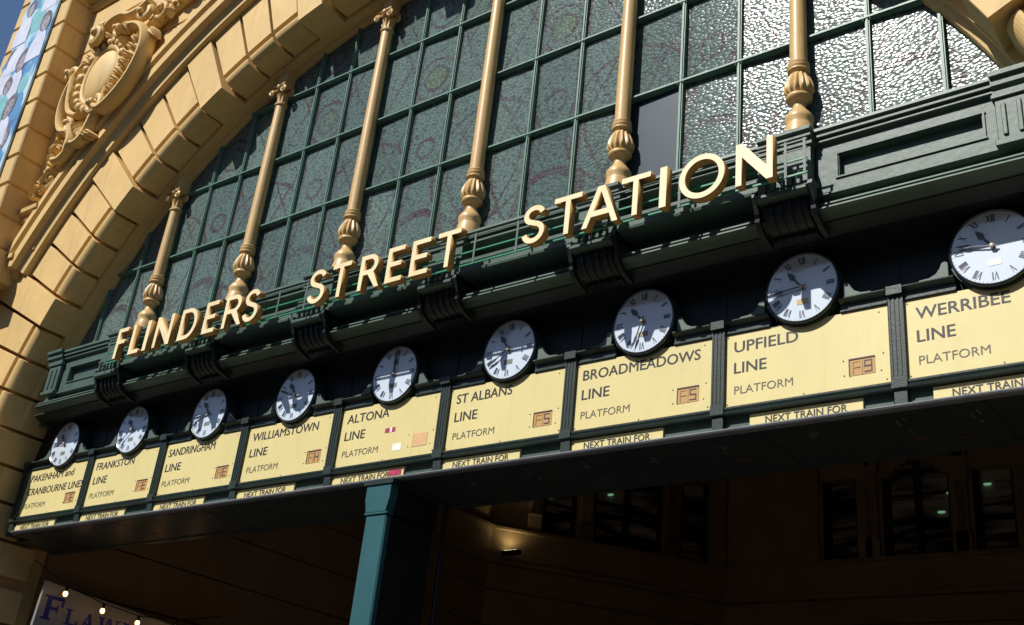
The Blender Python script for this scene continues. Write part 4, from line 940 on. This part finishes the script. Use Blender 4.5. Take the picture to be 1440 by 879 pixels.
# wall uplight
A, B = FAC[1]; p = onwall(A, B, .42, 7.45, .22)
ul = thing('wall_uplight', 'small lit uplight box washing pale yellow light up the hall wall above a ledge', 'lamp', p)
b = MB(); b.box(p[0] - .22, p[0] + .22, p[1] - .06, p[1] + .06, p[2] - .07, p[2] + .02); b.build('housing', HALLW, ul)
b = MB(); b.box(p[0] - .17, p[0] + .17, p[1] - .045, p[1] + .045, p[2] + .021, p[2] + .026); b.build('lens', emis('uplight_lens', (1, .93, .55), 5.0), ul)
pl = bpy.data.lights.new('uplight_light', 'SPOT'); pl.energy = 8; pl.color = (1, .92, .5); pl.spot_size = math.radians(150); pl.spot_blend = 1; pl.shadow_soft_size = .05
po = bpy.data.objects.new('uplight_light', pl); C.objects.link(po); po.parent = ul; po.location = (0, 0, .06); po.rotation_euler = (PI, 0, 0)

# ------------------------------------------------------------------ shop sign at left, with string of bulbs
ss = thing('shop_sign', 'grey white hanging shop sign with blue FLAWLESS lettering at the left of the entrance', 'sign', (-6.6, 1.7, 3.6))
sg = MB(); XS = -6.62
zt = lambda y: 4.405 - .065 * (y - .56)
v = [(XS + o, y, z) for o in (-.02, .02) for (y, z) in ((.56, 3.45), (3.6, 3.45), (3.6, zt(3.6)), (.60, zt(.6)))]
sg.add(v, [(0, 1, 2, 3), (7, 6, 5, 4), (0, 4, 5, 1), (1, 5, 6, 2), (2, 6, 7, 3), (3, 7, 4, 0)]); sg.build('board', SIGNB, ss, bevel=.015)
def slab(ch, y0, z0, w, h, st):
    b = MB(); x = XS + .0215; i = [0]; sf = st * .45; se = st * .35
    def q(pts):
        xx = x + .0003 * i[0]; i[0] += 1; n = len(pts)
        b.add([(xx, y0 + u * w, z0 + vv * h) for u, vv in pts] + [(xx + .001, y0 + u * w, z0 + vv * h) for u, vv in pts], [tuple(range(n))[::-1], tuple(range(n, 2 * n))] + [(k, (k + 1) % n, n + (k + 1) % n, n + k) for k in range(n)])
    R = lambda a, b_, c, d: q([(a, b_), (c, b_), (c, d), (a, d)])
    e = .08
    if ch in 'FEL': R(.14, 0, .40, 1); R(0, 0, .52, e); R(0, 1 - e, .55, 1)
    if ch in 'FE': R(.3, .86, 1, 1); q([(.9, .62), (1.02, .62), (1.02, 1), (.9, 1)]); R(.3, .44, .75, .56); R(.70, .34, .78, .68)
    if ch in 'LE': R(.3, 0, 1, .12); q([(.9, 0), (1.05, 0), (1.05, .36), (.92, .3)])
    if ch == 'A': q([(.05, 0), (.17, 0), (.55, 1), (.45, 1)]); q([(.62, 0), (.90, 0), (.58, 1), (.40, 1)]); R(.25, .28, .72, .38); R(-.05, 0, .3, e); R(.52, 0, 1.02, e)
    if ch == 'W': q([(.20, 0), (.32, 0), (.18, 1), (-.02, 1)]); q([(.2, 0), (.30, 0), (.52, 1), (.44, 1)]); q([(.66, 0), (.78, 0), (.60, 1), (.40, 1)]); q([(.66, 0), (.76, 0), (1, 1), (.92, 1)]); R(-.08, 1 - e, .3, 1); R(.8, 1 - e, 1.1, 1)
    if ch == 'S': R(.05, .86, .95, 1); R(.05, .45, .25, 1); q([(.05, .62), (.3, .62), (.95, .4), (.95, .2)]); R(.72, 0, .95, .42); R(.05, 0, .95, .13); R(.05, 0, .15, .32); R(.85, .68, .95, 1)
    return b
yy = .66
for ch, w_, h_ in (('F', .30, .32), ('L', .20, .21), ('A', .22, .21), ('W', .32, .21), ('L', .20, .21), ('E', .20, .21), ('S', .20, .21), ('S', .20, .21)):
    slab(ch, yy, 3.90, w_, h_, .1).build('lettering', BLUEL, ss); yy += w_ + .06
sl_ = thing('string_lights', 'string of bare warm light bulbs hanging in front of the shop sign', 'string lights', (-6.3, 1.5, 4.2))
bulbs = [(.76, 4.232), (1.375, 4.14), (1.969, 4.10), (2.6, 4.16)]
MB().tube([(-6.3, .2, 4.55), (-6.3, .76, 4.33), (-6.3, 1.06, 4.29), (-6.3, 1.375, 4.235), (-6.3, 1.7, 4.22), (-6.3, 1.969, 4.20), (-6.3, 2.6, 4.26), (-6.3, 3.4, 4.5)], .008, 6).build('cable', HALLW, sl_)
BULB = emis('bulb_glow', (1.0, .50, .17), 7.0)
for y_, z_ in bulbs:
    b = MB().lathe(-6.3, y_, [(.02, z_ + .03), (.022, z_ + .09), (.01, z_ + .1)], 12).build('socket', HALLW, sl_)
    MB().ball((-6.3, y_, z_), (.031, .031, .038), None, 12, 8).build('bulb', BULB, sl_, smooth=True)
# small grey-green canopy corner at the foot of the left jamb
cn = thing('kiosk_awning', 'corner of a grey green awning at the bottom left of the arch', 'awning', (-5.6, -2.1, 3.0))
MB().prism([(-1.0, 3.10), (-2.1, 2.86), (-2.1, 2.80), (-1.0, 3.04)], -7.6, -4.62).build('sheet', paint('awning_grey', (.09, .13, .12), .5), cn) if False else None
bpy.data.objects.remove(cn)
